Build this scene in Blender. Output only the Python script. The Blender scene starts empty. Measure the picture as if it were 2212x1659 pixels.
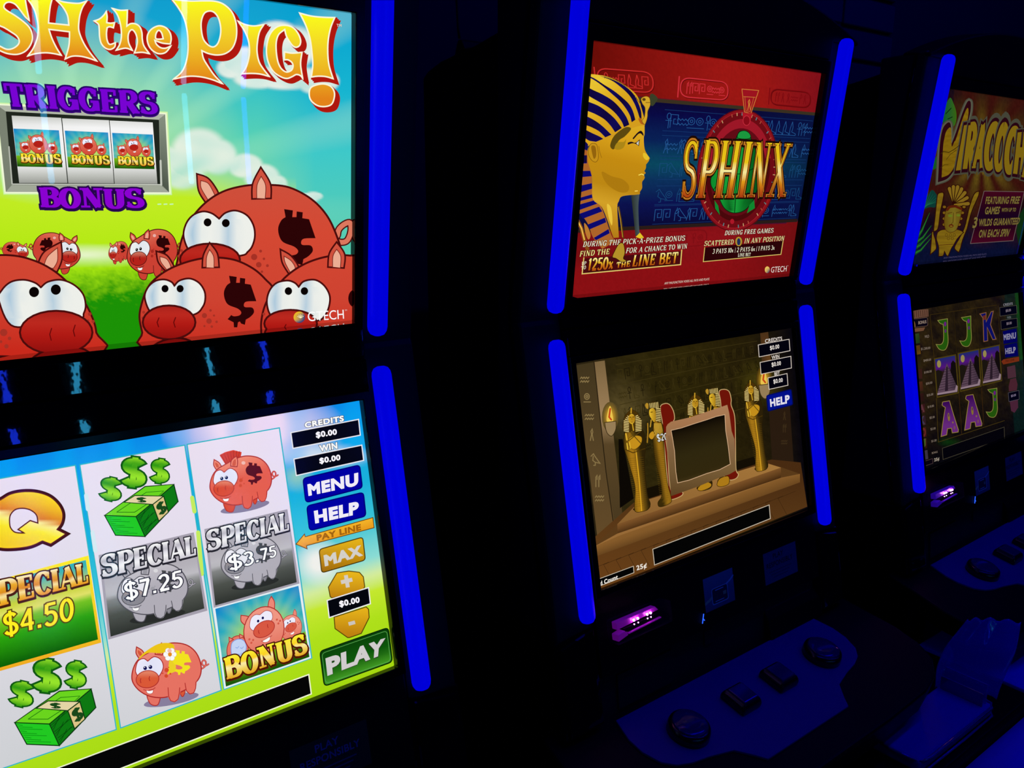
import bpy, bmesh, math, random
from mathutils import Vector, Matrix
from mathutils.geometry import tessellate_polygon

# ------------------------------------------------------------------ camera, world, lights, exposure
SC = bpy.context.scene
COL = SC.collection
ZO = 1.45                                   # height of the lower edge of the upper displays above the floor
CAM = Vector((-1.0035, -0.8517, 0.1407 + ZO))
YAW, PIT, ROL, FOC = 0.6580, -0.2275, -0.0008, 1824.7     # focal length in pixels of the 2212 px wide frame
fwd = Vector((math.sin(YAW) * math.cos(PIT), math.cos(YAW) * math.cos(PIT), math.sin(PIT)))
rgt = fwd.cross(Vector((0, 0, 1))).normalized()
dwn = fwd.cross(rgt)
R2 = rgt * math.cos(ROL) + dwn * math.sin(ROL)
D2 = dwn * math.cos(ROL) - rgt * math.sin(ROL)
cam_data = bpy.data.cameras.new('camera')
cam_data.sensor_width = 36.0
cam_data.lens = FOC / 2212.0 * 36.0
cam_data.clip_start = 0.02
cam = bpy.data.objects.new('camera', cam_data)
COL.objects.link(cam)
M = Matrix((R2, -D2, -fwd)).transposed().to_4x4()
M.translation = CAM
cam.matrix_world = M
SC.camera = cam
vs = SC.view_settings
vs.view_transform = 'Standard'; vs.look = 'None'; vs.gamma = 1.0; vs.exposure = 0.0; vs.use_curve_mapping = False
world = bpy.data.worlds.new('world'); SC.world = world
world.use_nodes = True
world.node_tree.nodes['Background'].inputs[0].default_value = (0.45, 0.5, 1.0, 1)
world.node_tree.nodes['Background'].inputs[1].default_value = 0.004
ADDED_NEON = 30.0                                  # radiance of the unseen blue tubes added under the ceiling

# ------------------------------------------------------------------ helpers
def lin(h):
    v = [int(h[i:i + 2], 16) / 255 for i in (0, 2, 4)]
    return tuple(x / 12.92 if x <= 0.04045 else ((x + 0.055) / 1.055) ** 2.4 for x in v)

def mix(a, b, t):
    t = max(0.0, min(1.0, t)); return tuple(x + (y - x) * t for x, y in zip(a, b))

def stops(v, *s):
    """piecewise gradient; s = (v0, hex0), (v1, hex1) ..."""
    if v <= s[0][0]: return lin(s[0][1])
    for (a, ca), (b, cb) in zip(s, s[1:]):
        if v <= b: return mix(lin(ca), lin(cb), (v - a) / (b - a))
    return lin(s[-1][1])

def material(name, base=(0.01, 0.01, 0.01), rough=0.4, spec=0.5, metal=0.0, emit=None, strength=1.0, coat=0.0, noise=None):
    m = bpy.data.materials.new(name); m.use_nodes = True
    nt = m.node_tree; b = nt.nodes['Principled BSDF']
    b.inputs['Base Color'].default_value = (*base, 1)
    b.inputs['Roughness'].default_value = rough
    b.inputs['Specular IOR Level'].default_value = spec
    b.inputs['Metallic'].default_value = metal
    b.inputs['Coat Weight'].default_value = coat
    b.inputs['Coat Roughness'].default_value = 0.05
    if emit:
        b.inputs['Emission Color'].default_value = (*emit, 1)
        b.inputs['Emission Strength'].default_value = strength
    if noise:
        scale, amt, bump = noise
        tc = nt.nodes.new('ShaderNodeTexCoord'); n = nt.nodes.new('ShaderNodeTexNoise')
        n.inputs['Scale'].default_value = scale; n.inputs['Detail'].default_value = 3
        nt.links.new(tc.outputs['Object'], n.inputs['Vector'])
        if amt:
            r = nt.nodes.new('ShaderNodeMapRange')
            r.inputs['To Min'].default_value = max(0.0, rough - amt); r.inputs['To Max'].default_value = rough + amt
            nt.links.new(n.outputs['Fac'], r.inputs['Value']); nt.links.new(r.outputs['Result'], b.inputs['Roughness'])
        if bump:
            bp = nt.nodes.new('ShaderNodeBump'); bp.inputs['Strength'].default_value = bump
            bp.inputs['Distance'].default_value = 0.002
            nt.links.new(n.outputs['Fac'], bp.inputs['Height']); nt.links.new(bp.outputs['Normal'], b.inputs['Normal'])
    return m

MAT = {
    'shell': material('black_plastic', (0.003, 0.003, 0.004), 0.45, 0.10, noise=(60, 0.06, 0.05)),
    'side': material('painted_steel', (0.012, 0.012, 0.015), 0.5, 0.2, noise=(90, 0.05, 0.05)),
    'gloss': material('gloss_black', (0.002, 0.002, 0.003), 0.02, 0.5, noise=(38, 0.0, 0.035)),
    'bezel': material('bezel_black', (0.003, 0.003, 0.004), 0.16, 0.22),
    'ledge': material('polished_ledge', (0.55, 0.55, 0.56), 0.04, 0.5, metal=1.0),
    'deck': material('deck_blue_cast', (0.02, 0.02, 0.27), 0.42, 0.3, noise=(220, 0.05, 0.03)),  # blue cast of the lighting put into the panel's base colour
    'button': material('button_black', (0.006, 0.006, 0.008), 0.22, 0.5, noise=(40, 0.03, 0.0)),
    'cap': material('button_cap', (0.012, 0.012, 0.11), 0.10, 0.45, noise=(30, 0.02, 0.02)),
    'blue': material('blue_tube', (0.0, 0.0, 0.02), 0.4, 0.2, emit=(0.0, 0.0, 0.70)),
    'cyan': material('cyan_tube', (0.0, 0.02, 0.02), 0.4, 0.2, emit=(0.05, 0.55, 1.0), strength=9.0),
    'deepblue': material('deep_blue_tube', (0.0, 0.0, 0.02), 0.4, 0.2, emit=(0.01, 0.04, 1.0), strength=12.0),
    'neon': material('added_neon_tube', (0.0, 0.0, 0.02), 0.4, 0.2, emit=(0.0, 0.0, 1.0), strength=ADDED_NEON),
    'off': material('dark_display', (0.002, 0.002, 0.003), 0.06, 0.5),
    'led': material('magenta_led', (0.02, 0.0, 0.02), 0.3, 0.3, emit=(1.0, 0.22, 0.9), strength=30.0),
    'ledglow': material('violet_light_guide', (0.45, 0.04, 0.55), 0.3, 0.5, emit=(0.10, 0.002, 0.16), strength=0.8),
    'ledglowb': material('indigo_light_guide', (0.15, 0.04, 0.55), 0.3, 0.5, emit=(0.02, 0.002, 0.22), strength=0.8),
    'ledblue': material('blue_led', (0.0, 0.0, 0.02), 0.3, 0.3, emit=(0.02, 0.10, 1.0), strength=1.6),
    'wall': material('dark_wall', (0.026, 0.026, 0.032), 0.8, 0.1, noise=(12, 0.05, 0.1)),
    'tile': material('wall_tile', (0.045, 0.045, 0.052), 0.6, 0.2, noise=(20, 0.05, 0.05)),
    'floor': material('dark_carpet', (0.015, 0.015, 0.02), 0.95, 0.05, noise=(300, 0.0, 0.3)),
    'ceil': material('ceiling_paint', (0.02, 0.02, 0.025), 0.9, 0.05, noise=(40, 0.0, 0.1)),
    'vinyl': material('blue_lit_vinyl', (0.03, 0.03, 0.95), 0.45, 0.3, noise=(150, 0.05, 0.08)),  # blue light on the rail and shelf carried by the base colour
    'tray': material('dark_clear_plastic', (0.015, 0.015, 0.55), 0.42, 0.25, noise=(25, 0.03, 0.03)),
    'rim': material('polished_plastic', (0.02, 0.02, 0.30), 0.07, 1.0, coat=1.0),
    'cable': material('black_cable', (0.003, 0.003, 0.003), 0.6, 0.2),
    'chrome': material('chrome', (0.35, 0.35, 0.38), 0.18, 0.5, metal=1.0),
}

def clear_plastic(name, tint, fac, base=(0.05, 0.05, 0.07)):
    m = bpy.data.materials.new(name); m.use_nodes = True
    nt = m.node_tree; nt.nodes.clear()
    o = nt.nodes.new('ShaderNodeOutputMaterial'); mx = nt.nodes.new('ShaderNodeMixShader')
    t = nt.nodes.new('ShaderNodeBsdfTransparent'); p = nt.nodes.new('ShaderNodeBsdfPrincipled')
    t.inputs['Color'].default_value = (*tint, 1)
    p.inputs['Base Color'].default_value = (*base, 1); p.inputs['Roughness'].default_value = 0.06
    p.inputs['Specular IOR Level'].default_value = 0.8
    n = nt.nodes.new('ShaderNodeTexNoise'); n.inputs['Scale'].default_value = 35
    tc = nt.nodes.new('ShaderNodeTexCoord'); bp = nt.nodes.new('ShaderNodeBump')
    bp.inputs['Strength'].default_value = 0.15; bp.inputs['Distance'].default_value = 0.002
    nt.links.new(tc.outputs['Object'], n.inputs['Vector']); nt.links.new(n.outputs['Fac'], bp.inputs['Height'])
    nt.links.new(bp.outputs['Normal'], p.inputs['Normal'])
    mx.inputs[0].default_value = fac
    nt.links.new(t.outputs[0], mx.inputs[1]); nt.links.new(p.outputs[0], mx.inputs[2]); nt.links.new(mx.outputs[0], o.inputs[0])
    return m
MAT['clear'] = clear_plastic('clear_plastic', (0.85, 0.85, 0.95), 0.5, (0.02, 0.02, 0.80))
MAT['clearhousing'] = clear_plastic('clear_housing', (0.95, 0.9, 0.98), 0.16)

def cover_glass(name, rough):
    m = bpy.data.materials.new(name); m.use_nodes = True
    nt = m.node_tree; nt.nodes.clear()
    o = nt.nodes.new('ShaderNodeOutputMaterial'); mx = nt.nodes.new('ShaderNodeMixShader'); fr = nt.nodes.new('ShaderNodeFresnel')
    t = nt.nodes.new('ShaderNodeBsdfTransparent'); g = nt.nodes.new('ShaderNodeBsdfGlossy')
    g.inputs['Roughness'].default_value = rough; fr.inputs['IOR'].default_value = 1.5
    nt.links.new(fr.outputs[0], mx.inputs[0]); nt.links.new(t.outputs[0], mx.inputs[1]); nt.links.new(g.outputs[0], mx.inputs[2]); nt.links.new(mx.outputs[0], o.inputs[0])
    return m
MAT['glass_u'] = cover_glass('clear_cover_glass', 0.012); MAT['glass_l'] = cover_glass('matt_cover_glass', 0.11)

def display_material(name):
    m = bpy.data.materials.new(name); m.use_nodes = True
    nt = m.node_tree; b = nt.nodes['Principled BSDF']
    a = nt.nodes.new('ShaderNodeAttribute'); a.attribute_name = 'picture'
    b.inputs['Base Color'].default_value = (0.0, 0.0, 0.0, 1)
    b.inputs['Roughness'].default_value = 1.0
    b.inputs['Specular IOR Level'].default_value = 0.0
    nt.links.new(a.outputs['Color'], b.inputs['Emission Color']); b.inputs['Emission Strength'].default_value = 1.0
    return m
MAT['display'] = display_material('display_picture')

def print_material():
    """printed sticker: colour from the picture attribute, lit like paper"""
    m = bpy.data.materials.new('printed_sticker'); m.use_nodes = True
    nt = m.node_tree; b = nt.nodes['Principled BSDF']
    a = nt.nodes.new('ShaderNodeAttribute'); a.attribute_name = 'picture'
    b.inputs['Roughness'].default_value = 0.5
    nt.links.new(a.outputs['Color'], b.inputs['Base Color'])
    return m
MAT['print'] = print_material()

def mesh_obj(name, verts, faces, mat, parent=None, smooth=False):
    me = bpy.data.meshes.new(name); me.from_pydata([tuple(v) for v in verts], [], faces); me.update()
    bm = bmesh.new(); bm.from_mesh(me); bmesh.ops.recalc_face_normals(bm, faces=bm.faces); bm.to_mesh(me); bm.free()
    return link(name, me, mat, parent, smooth)

def link(name, me, mat, parent=None, smooth=False):
    if mat and not me.materials: me.materials.append(MAT[mat] if isinstance(mat, str) else mat)
    if smooth:
        for p in me.polygons: p.use_smooth = True
    o = bpy.data.objects.new(name, me); COL.objects.link(o)
    if parent: o.parent = parent
    return o

class MB:
    def __init__(self): self.v = []; self.f = []
    def add(self, vs, fs):
        n = len(self.v); self.v += [Vector(x) for x in vs]; self.f += [[n + i for i in f] for f in fs]; return self
    def prism(self, pts, vec):
        """planar polygon (3D points) extruded by vec"""
        n = len(pts); vec = Vector(vec); a = [Vector(p) for p in pts]; b = [p + vec for p in a]
        return self.add(a + b, [list(range(n))[::-1], list(range(n, 2 * n))] + [[i, (i + 1) % n, n + (i + 1) % n, n + i] for i in range(n)])
    def box(self, a, b, T=lambda p: p):
        (x0, y0, z0), (x1, y1, z1) = a, b
        c = [T(Vector(p)) for p in ((x0, y0, z0), (x1, y0, z0), (x1, y1, z0), (x0, y1, z0), (x0, y0, z1), (x1, y0, z1), (x1, y1, z1), (x0, y1, z1))]
        return self.add(c, [[3, 2, 1, 0], [4, 5, 6, 7], [0, 1, 5, 4], [1, 2, 6, 5], [2, 3, 7, 6], [3, 0, 4, 7]])
    def lathe(self, prof, o, axis, n=24, side=None):
        """prof = [(radius, height)] revolved about axis from o"""
        axis = Vector(axis).normalized(); s = side or axis.orthogonal().normalized(); t = axis.cross(s); o = Vector(o)
        vs = []; fs = []
        for r, h in prof:
            for k in range(n):
                a = 2 * math.pi * k / n; vs.append(o + axis * h + (s * math.cos(a) + t * math.sin(a)) * r)
        for i in range(len(prof) - 1):
            for k in range(n): fs.append([i * n + k, i * n + (k + 1) % n, (i + 1) * n + (k + 1) % n, (i + 1) * n + k])
        fs.append(list(range(n))[::-1]); fs.append([(len(prof) - 1) * n + k for k in range(n)])
        return self.add(vs, fs)
    def tube(self, pts, r, n=8):
        pts = [Vector(p) for p in pts]; vs = []; fs = []
        for i, p in enumerate(pts):
            d = (pts[min(i + 1, len(pts) - 1)] - pts[max(i - 1, 0)]).normalized(); s = d.orthogonal().normalized(); t = d.cross(s)
            for k in range(n):
                a = 2 * math.pi * k / n; vs.append(p + (s * math.cos(a) + t * math.sin(a)) * r)
        for i in range(len(pts) - 1):
            for k in range(n): fs.append([i * n + k, i * n + (k + 1) % n, (i + 1) * n + (k + 1) % n, (i + 1) * n + k])
        fs += [list(range(n))[::-1], [(len(pts) - 1) * n + k for k in range(n)]]
        return self.add(vs, fs)
    def mesh(self, name, bevel=0.0, seg=2, angle=40):
        me = bpy.data.meshes.new(name); me.from_pydata([tuple(v) for v in self.v], [], self.f)
        bm = bmesh.new(); bm.from_mesh(me); bmesh.ops.recalc_face_normals(bm, faces=bm.faces)
        if bevel:
            es = [e for e in bm.edges if len(e.link_faces) == 2 and e.calc_face_angle(0) > math.radians(angle)]
            bmesh.ops.bevel(bm, geom=es, offset=bevel, segments=seg, profile=0.6, affect='EDGES', clamp_overlap=True)
        bm.to_mesh(me); bm.free(); return me

def tag(o, label=None, cat=None, group=None, kind=None):
    if label: o['label'] = label
    if cat: o['category'] = cat
    if group: o['group'] = group
    if kind: o['kind'] = kind
    return o

# ------------------------------------------------------------------ machine frames
UD = Vector((0, -0.03065, 0.31822)); UH = UD.length; UD.normalize(); UN = Vector((0, -UD.z, UD.y))
LO = Vector((0, -0.07088, -0.40117)); LD = Vector((0, 0.06015, 0.30954)); LH = LD.length; LD.normalize(); LN = Vector((0, -LD.z, LD.y))
UW, LW = 0.5, 0.5021
def up(u, v, n=0.0): return Vector((u, 0, 0)) + UD * v + UN * n          # upper display plane
def lo(u, v, n=0.0): return LO + Vector((u, 0, 0)) + LD * v + LN * n     # lower display plane
DT = math.tan(math.radians(12))
def deckz(y): return -0.594 + DT * (y + 0.105)
DN = Vector((0, -math.sin(math.radians(12)), math.cos(math.radians(12))))
# placement of the machines in the row: x, y, z, turn
ROW = {1: (-0.8189, 0.0078, -0.0042, 0.0066), 2: (0, 0, 0, 0), 3: (0.8562, -0.0181, 0.0001, 0.0095)}
def machine_matrix(x, y, z, a): return Matrix.Translation((x, y, z + ZO)) @ Matrix.Rotation(a, 4, 'Z')

# ------------------------------------------------------------------ pictures shown by the displays
class Pic:
    """flat picture of one display: shapes are traced onto the plane of the display, in the machine's own frame"""
    LAYER = 5e-6
    def __init__(self, m, frame, w, h, v0=0.0, lift=0.0003, origin=None):
        self.mi = machine_matrix(*ROW[m]).inverted(); self.frame = frame; self.w = w; self.h = h; self.v0 = v0
        self.eye = self.mi @ CAM; self.O = frame(0, 0); self.U = Vector((1, 0, 0)); self.V = (frame(0, 1) - self.O); self.N = (frame(0, 0, 1) - self.O)
        self.rot = self.mi.to_3x3(); self.layer = 0; self.lift = lift; self.groups = []; self.cur = None
        self.T = lambda x, y: (x, y); self.u0 = -w / 2; self.u1 = w / 2
        self.mat = 'display'
    def begin(self, name):
        self.cur = ([], [], []); self.groups.append((name, self.cur))
    def zoom(self, x0, y0, s): self.T = lambda x, y: (x / s + x0, y / s + y0); return self.T
    def quad(self, base, c, w=1.0, h=1.0):
        """typed space w x h spanned over four corners (TL, TR, BR, BL) given in space `base`"""
        P = [base(*p) for p in c]
        (x0, y0), (x1, y1), (x2, y2), (x3, y3) = P
        dx1, dx2, dx3 = x1 - x2, x3 - x2, x0 - x1 + x2 - x3
        dy1, dy2, dy3 = y1 - y2, y3 - y2, y0 - y1 + y2 - y3
        den = dx1 * dy2 - dx2 * dy1
        g = (dx3 * dy2 - dx2 * dy3) / den; k = (dx1 * dy3 - dx3 * dy1) / den
        a, b, cc = x1 - x0 + g * x1, x3 - x0 + k * x3, x0
        d, e, f = y1 - y0 + g * y1, y3 - y0 + k * y3, y0
        def T(x, y):
            u, v = x / w, y / h; q = g * u + k * v + 1
            return ((a * u + b * v + cc) / q, (d * u + e * v + f) / q)
        self.T = T; return T
    def uv(self, px, py, z=0.0):
        d = self.rot @ (R2 * ((px - 1106.0) / FOC) + D2 * ((py - 829.5) / FOC) + fwd)
        t = ((self.O - self.eye).dot(self.N) + z) / d.dot(self.N)
        q = self.eye + d * t - self.O
        return q.x, q.dot(self.V)
    def px(self, u, v):
        q = self.mi.inverted() @ (self.O + self.U * u + self.V * v) - CAM
        z = q.dot(fwd); return 1106.0 + FOC * q.dot(R2) / z, 829.5 + FOC * q.dot(D2) / z
    def tri(self, pts, col):
        """pts: typed points of a convex polygon"""
        z = self.lift + self.layer * self.LAYER; L = [(self.uv(*self.T(*p), z), p) for p in pts]
        for ax, lim, sg in ((0, self.u0, 1), (0, self.u1, -1), (1, self.v0, 1), (1, self.v0 + self.h, -1)):
            if all((p[0][ax] - lim) * sg >= 0 for p in L): continue
            out = []
            for i in range(len(L)):
                A, B = L[i - 1], L[i]; da, db = (A[0][ax] - lim) * sg, (B[0][ax] - lim) * sg
                if (da >= 0) != (db >= 0):
                    t = da / (da - db)
                    out.append((tuple(a + (b - a) * t for a, b in zip(A[0], B[0])), tuple(a + (b - a) * t for a, b in zip(A[1], B[1]))))
                if db >= 0: out.append(B)
            L = out
            if len(L) < 3: return
        V, F, C = self.cur; n = len(V)
        for (u, v), p in L:
            V.append(self.O + self.U * u + self.V * v + self.N * z); C.append(col(*p) if callable(col) else col)
        F.append(list(range(n, n + len(L))))
    def poly(self, pts, col, holes=(), sub=0, same=False):
        if isinstance(col, str): col = lin(col)
        if not same: self.layer += 1
        loops = [[Vector((x, y, 0)) for x, y in pts]] + [[Vector((x, y, 0)) for x, y in h] for h in holes]
        flat = [p for l in loops for p in l]
        for t in tessellate_polygon(loops):
            tr = [tuple(flat[i][:2]) for i in t]
            T = [tr]
            for _ in range(sub):
                N = []
                for a, b, c in T:
                    ab, bc, ca = [((p[0] + q[0]) / 2, (p[1] + q[1]) / 2) for p, q in ((a, b), (b, c), (c, a))]
                    N += [[a, ab, ca], [ab, b, bc], [ca, bc, c], [ab, bc, ca]]
                T = N
            for q in T: self.tri(q, col)
    def spl(self, pts, n=6):
        """closed smooth curve; a point with a third entry is a sharp corner"""
        out = []; N = len(pts)
        for i in range(N):
            p0, p1, p2, p3 = pts[i - 1], pts[i], pts[(i + 1) % N], pts[(i + 2) % N]
            def tan(a, b, c):
                return (0, 0) if len(b) > 2 else ((c[0] - a[0]) / 2, (c[1] - a[1]) / 2)
            m1, m2 = tan(p0, p1, p2), tan(p1, p2, p3)
            if len(p1) > 2: m1 = ((p2[0] - p1[0]) * .6, (p2[1] - p1[1]) * .6)
            if len(p2) > 2: m2 = ((p2[0] - p1[0]) * .6, (p2[1] - p1[1]) * .6)
            for k in range(n):
                t = k / n; a, b, c, d = 2*t**3-3*t**2+1, t**3-2*t**2+t, -2*t**3+3*t**2, t**3-t**2
                out.append((a*p1[0]+b*m1[0]+c*p2[0]+d*m2[0], a*p1[1]+b*m1[1]+c*p2[1]+d*m2[1]))
        return out
    def blob(self, pts, col, line=None, lw=0, n=6, holes=(), sub=0):
        s = self.spl(pts, n); self.poly(s, col, holes, sub)
        if line: self.line(s, lw, line, True)
        return s
    def line(self, pts, w, col, closed=False, cap=True, w1=None):
        if isinstance(col, str): col = lin(col)
        self.layer += 1; N = len(pts); L = []; Rr = []
        for i, p in enumerate(pts):
            a = pts[i - 1] if (i or closed) else p; b = pts[(i + 1) % N] if (i < N - 1 or closed) else p
            d1 = (p[0] - a[0], p[1] - a[1]); d2 = (b[0] - p[0], b[1] - p[1])
            l1 = math.hypot(*d1) or 1; l2 = math.hypot(*d2) or 1
            n1 = (-d1[1] / l1, d1[0] / l1); n2 = (-d2[1] / l2, d2[0] / l2)
            nx, ny = n1[0] + n2[0], n1[1] + n2[1]; q = math.hypot(nx, ny) or 1; nx /= q; ny /= q
            cs = max(0.45, abs(nx * n1[0] + ny * n1[1]), abs(nx * n2[0] + ny * n2[1])) if (d1 != (0, 0) and d2 != (0, 0)) else 1
            ww = (w if w1 is None else w + (w1 - w) * i / max(1, N - 1)) / 2 / cs
            L.append((p[0] + nx * ww, p[1] + ny * ww)); Rr.append((p[0] - nx * ww, p[1] - ny * ww))
        for i in range(N if closed else N - 1):
            j = (i + 1) % N; self.tri([L[i], L[j], Rr[j], Rr[i]], col)
        if cap and not closed and w > 3:
            for p, ww in ((pts[0], w), (pts[-1], w1 if w1 is not None else w)):
                self.tri([(p[0] + math.cos(k * .785) * ww / 2, p[1] + math.sin(k * .785) * ww / 2) for k in range(8)], col)
    def smooth(self, pts, n=5):
        q = [pts[0]] + list(pts) + [pts[-1]]; out = []
        for i in range(1, len(q) - 2):
            for k in range(n):
                t = k / n; out.append(tuple(.5 * (2 * q[i][j] + (q[i + 1][j] - q[i - 1][j]) * t + (2 * q[i - 1][j] - 5 * q[i][j] + 4 * q[i + 1][j] - q[i + 2][j]) * t * t + (3 * q[i][j] - q[i - 1][j] - 3 * q[i + 1][j] + q[i + 2][j]) * t ** 3) for j in (0, 1)))
        return out + [tuple(pts[-1][:2])]
    def ell(self, cx, cy, rx, ry=None, col='ffffff', rot=0, line=None, lw=0, n=28, a0=0, a1=360):
        ry = rx if ry is None else ry; c, s = math.cos(math.radians(rot)), math.sin(math.radians(rot)); P = []
        full = a1 - a0 >= 360
        for k in range(n if full else n + 1):
            a = math.radians(a0 + (a1 - a0) * k / n); x, y = rx * math.cos(a), ry * math.sin(a); P.append((cx + c * x - s * y, cy + s * x + c * y))
        if col is not None: self.poly(P, col)
        if line: self.line(P, lw, line, full)
        return P
    def soft(self, cx, cy, rx, ry, col, bg, n=20, rings=4):
        """round patch fading from col to bg (both callables or hex)"""
        f = (lambda x, y: lin(col)) if isinstance(col, str) else col
        g = (lambda x, y: lin(bg)) if isinstance(bg, str) else bg
        self.layer += 1
        def C(x, y):
            d = math.hypot((x - cx) / rx, (y - cy) / ry); t = max(0, min(1, d)); t = t * t * (3 - 2 * t)
            return mix(f(x, y), g(x, y), t)
        R = [(cx + math.cos(2 * math.pi * k / n) * rx, cy + math.sin(2 * math.pi * k / n) * ry) for k in range(n)]
        for k in range(n):
            a, b = R[k], R[(k + 1) % n]
            for r in range(rings):
                t0, t1 = r / rings, (r + 1) / rings
                q = [(cx + (p[0] - cx) * t, cy + (p[1] - cy) * t) for p, t in ((a, t0), (a, t1), (b, t1), (b, t0))]
                self.tri(q if r else [q[0], q[1], q[2]], C)
    def rrect(self, c, r=0.12, n=4):
        """rounded quad from four corners in typed space"""
        out = []
        for i in range(4):
            p, a, b = c[i], c[i - 1], c[(i + 1) % 4]
            h = min(math.dist(p, a), math.dist(p, b)) * r
            A = tuple(p[k] + (a[k] - p[k]) * h / math.dist(p, a) for k in (0, 1)); B = tuple(p[k] + (b[k] - p[k]) * h / math.dist(p, b) for k in (0, 1))
            for k in range(n + 1):
                t = k / n; out.append(tuple((1 - t) ** 2 * A[j] + 2 * t * (1 - t) * p[j] + t * t * B[j] for j in (0, 1)))
        return out
    def grid(self, fn, nx=90, ny=64):
        """full background; fn(px, py, s, t) with s, t = 0..1 from the top left of the display"""
        self.layer += 1; V, F, C = self.cur; n0 = len(V); z = self.lift
        for j in range(ny + 1):
            for i in range(nx + 1):
                s, t = i / nx, j / ny; u, v = self.u0 + self.w * s, self.v0 + self.h * (1 - t)
                V.append(self.O + self.U * u + self.V * v + self.N * z); C.append(fn(*self.px(u, v), s, t))
        for j in range(ny):
            for i in range(nx):
                a = n0 + j * (nx + 1) + i; F.append([a, a + 1, a + nx + 2, a + nx + 1])
    # lettering --------------------------------------------------------------
    def sans(self, s, c, col, bold=0.0, outline=None, ow=0.03, base=None):
        """plain lettering fitted into the four corners c (given in space base or the present one)"""
        keep = self.T; base = base or keep
        ref = text_mesh(s, bold)
        xs = [p[0] for p in ref[0]]; ys = [p[1] for p in ref[0]]
        x0, x1, y0, y1 = min(xs) - bold, max(xs) + bold, min(ys) - bold, max(ys) + bold
        self.quad(base, c)
        for o, cc in ([(outline, bold + ow)] if outline else []) + [(col, bold)]:
            V, F, B = text_mesh(s, bold); self.layer += 1
            k = lin(o) if isinstance(o, str) else o
            def N(p): return ((p[0] - x0) / (x1 - x0), 1 - (p[1] - y0) / (y1 - y0))
            P = [N(p) for p in V]
            for f in F: self.tri([P[i] for i in f], k)
            if cc > 0:                                   # heavier weight: a rim along every contour
                nv = {}
                for i, j, nx, ny in B:
                    for q in (i, j): nv.setdefault(q, []).append((nx, ny))
                def off(i):
                    n = nv[i]; x, y = sum(q[0] for q in n), sum(q[1] for q in n); l = math.hypot(x, y) or 1; x /= l; y /= l
                    c = max(.55, x * n[0][0] + y * n[0][1]); return (V[i][0] + x * cc / c, V[i][1] + y * cc / c)
                for i, j, nx, ny in B: self.tri([N(V[i]), N(V[j]), N(off(j)), N(off(i))], k)
        self.T = keep
    def serif(self, s, c, col, thick=.2, thin=.08, sl=.09, st=.07, outline=None, ow=.05, shadow=None, sh=(.05, .06), base=None, gap=.06, bounce=0):
        """slab lettering drawn with strokes, fitted into the corners c; col may be a function of (x, y), y = 0 at the top"""
        keep = self.T; base = base or keep
        x = 0; items = []
        for i, ch in enumerate(s):
            if ch == ' ': x += .38; continue
            w, st_, se = GLYPH[ch]; items.append((x, st_, se, (bounce if i % 2 else 0))); x += w + gap
        W = x - gap; self.quad(base, c, W, 1.0)
        def put(grow, cc, ox=0, oy=0):
            self.layer += 1
            cc = lin(cc) if isinstance(cc, str) else cc
            for gx, strokes, serifs, bo in items:
                for st1 in strokes:
                    kind, pts = st1
                    P = [(gx + p[0] + ox, 1 - p[1] + oy + bo) for p in pts]
                    if len(P) == 2:
                        P = [(P[0][0] + (P[1][0] - P[0][0]) * k / 6, P[0][1] + (P[1][1] - P[0][1]) * k / 6) for k in range(7)]
                    n = len(P); L = []; Rr = []; tot = 0
                    for i, p in enumerate(P):
                        a, b = P[max(0, i - 1)], P[min(n - 1, i + 1)]; dx, dy = b[0] - a[0], b[1] - a[1]; l = math.hypot(dx, dy) or 1; dx /= l; dy /= l
                        w = thick if kind == 'T' else thin if kind == 't' else thin + (thick - thin) * abs(dy) ** 1.3
                        w = w / 2 + grow; e = grow if i in (0, n - 1) else 0; e = -e if i == 0 else e
                        L.append((p[0] + dx * e - dy * w, p[1] + dy * e + dx * w)); Rr.append((p[0] + dx * e + dy * w, p[1] + dy * e - dx * w))
                    for i in range(n - 1): self.tri([L[i], L[i + 1], Rr[i + 1], Rr[i]], cc)
                for q in serifs:
                    sx, sy = q[0], q[1]; l, r = (q[2], q[3]) if len(q) > 2 else (1, 1)
                    xa = gx + sx + ox - (thick / 2 * .8 + sl * l) - grow; xb = gx + sx + ox + (thick / 2 * .8 + sl * r) + grow
                    ya, yb = (0, st) if sy > .5 else (1 - st, 1); ya += oy + bo - grow; yb += oy + bo + grow
                    self.tri([(xa, ya), (xb, ya), (xb, yb), (xa, yb)], cc)
        if shadow: put(ow, shadow, *sh)
        if outline: put(ow, outline)
        put(0, col); self.T = keep
    def build(self, parent):
        for name, (V, F, C) in self.groups:
            if not F: continue
            me = bpy.data.meshes.new(name); me.from_pydata([tuple(v) for v in V], [], F)
            at = me.color_attributes.new('picture', 'FLOAT_COLOR', 'POINT')
            at.data.foreach_set('color', [x for c in C for x in (*c, 1.0)])
            me.update(); link(name, me, self.mat, parent)

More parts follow.
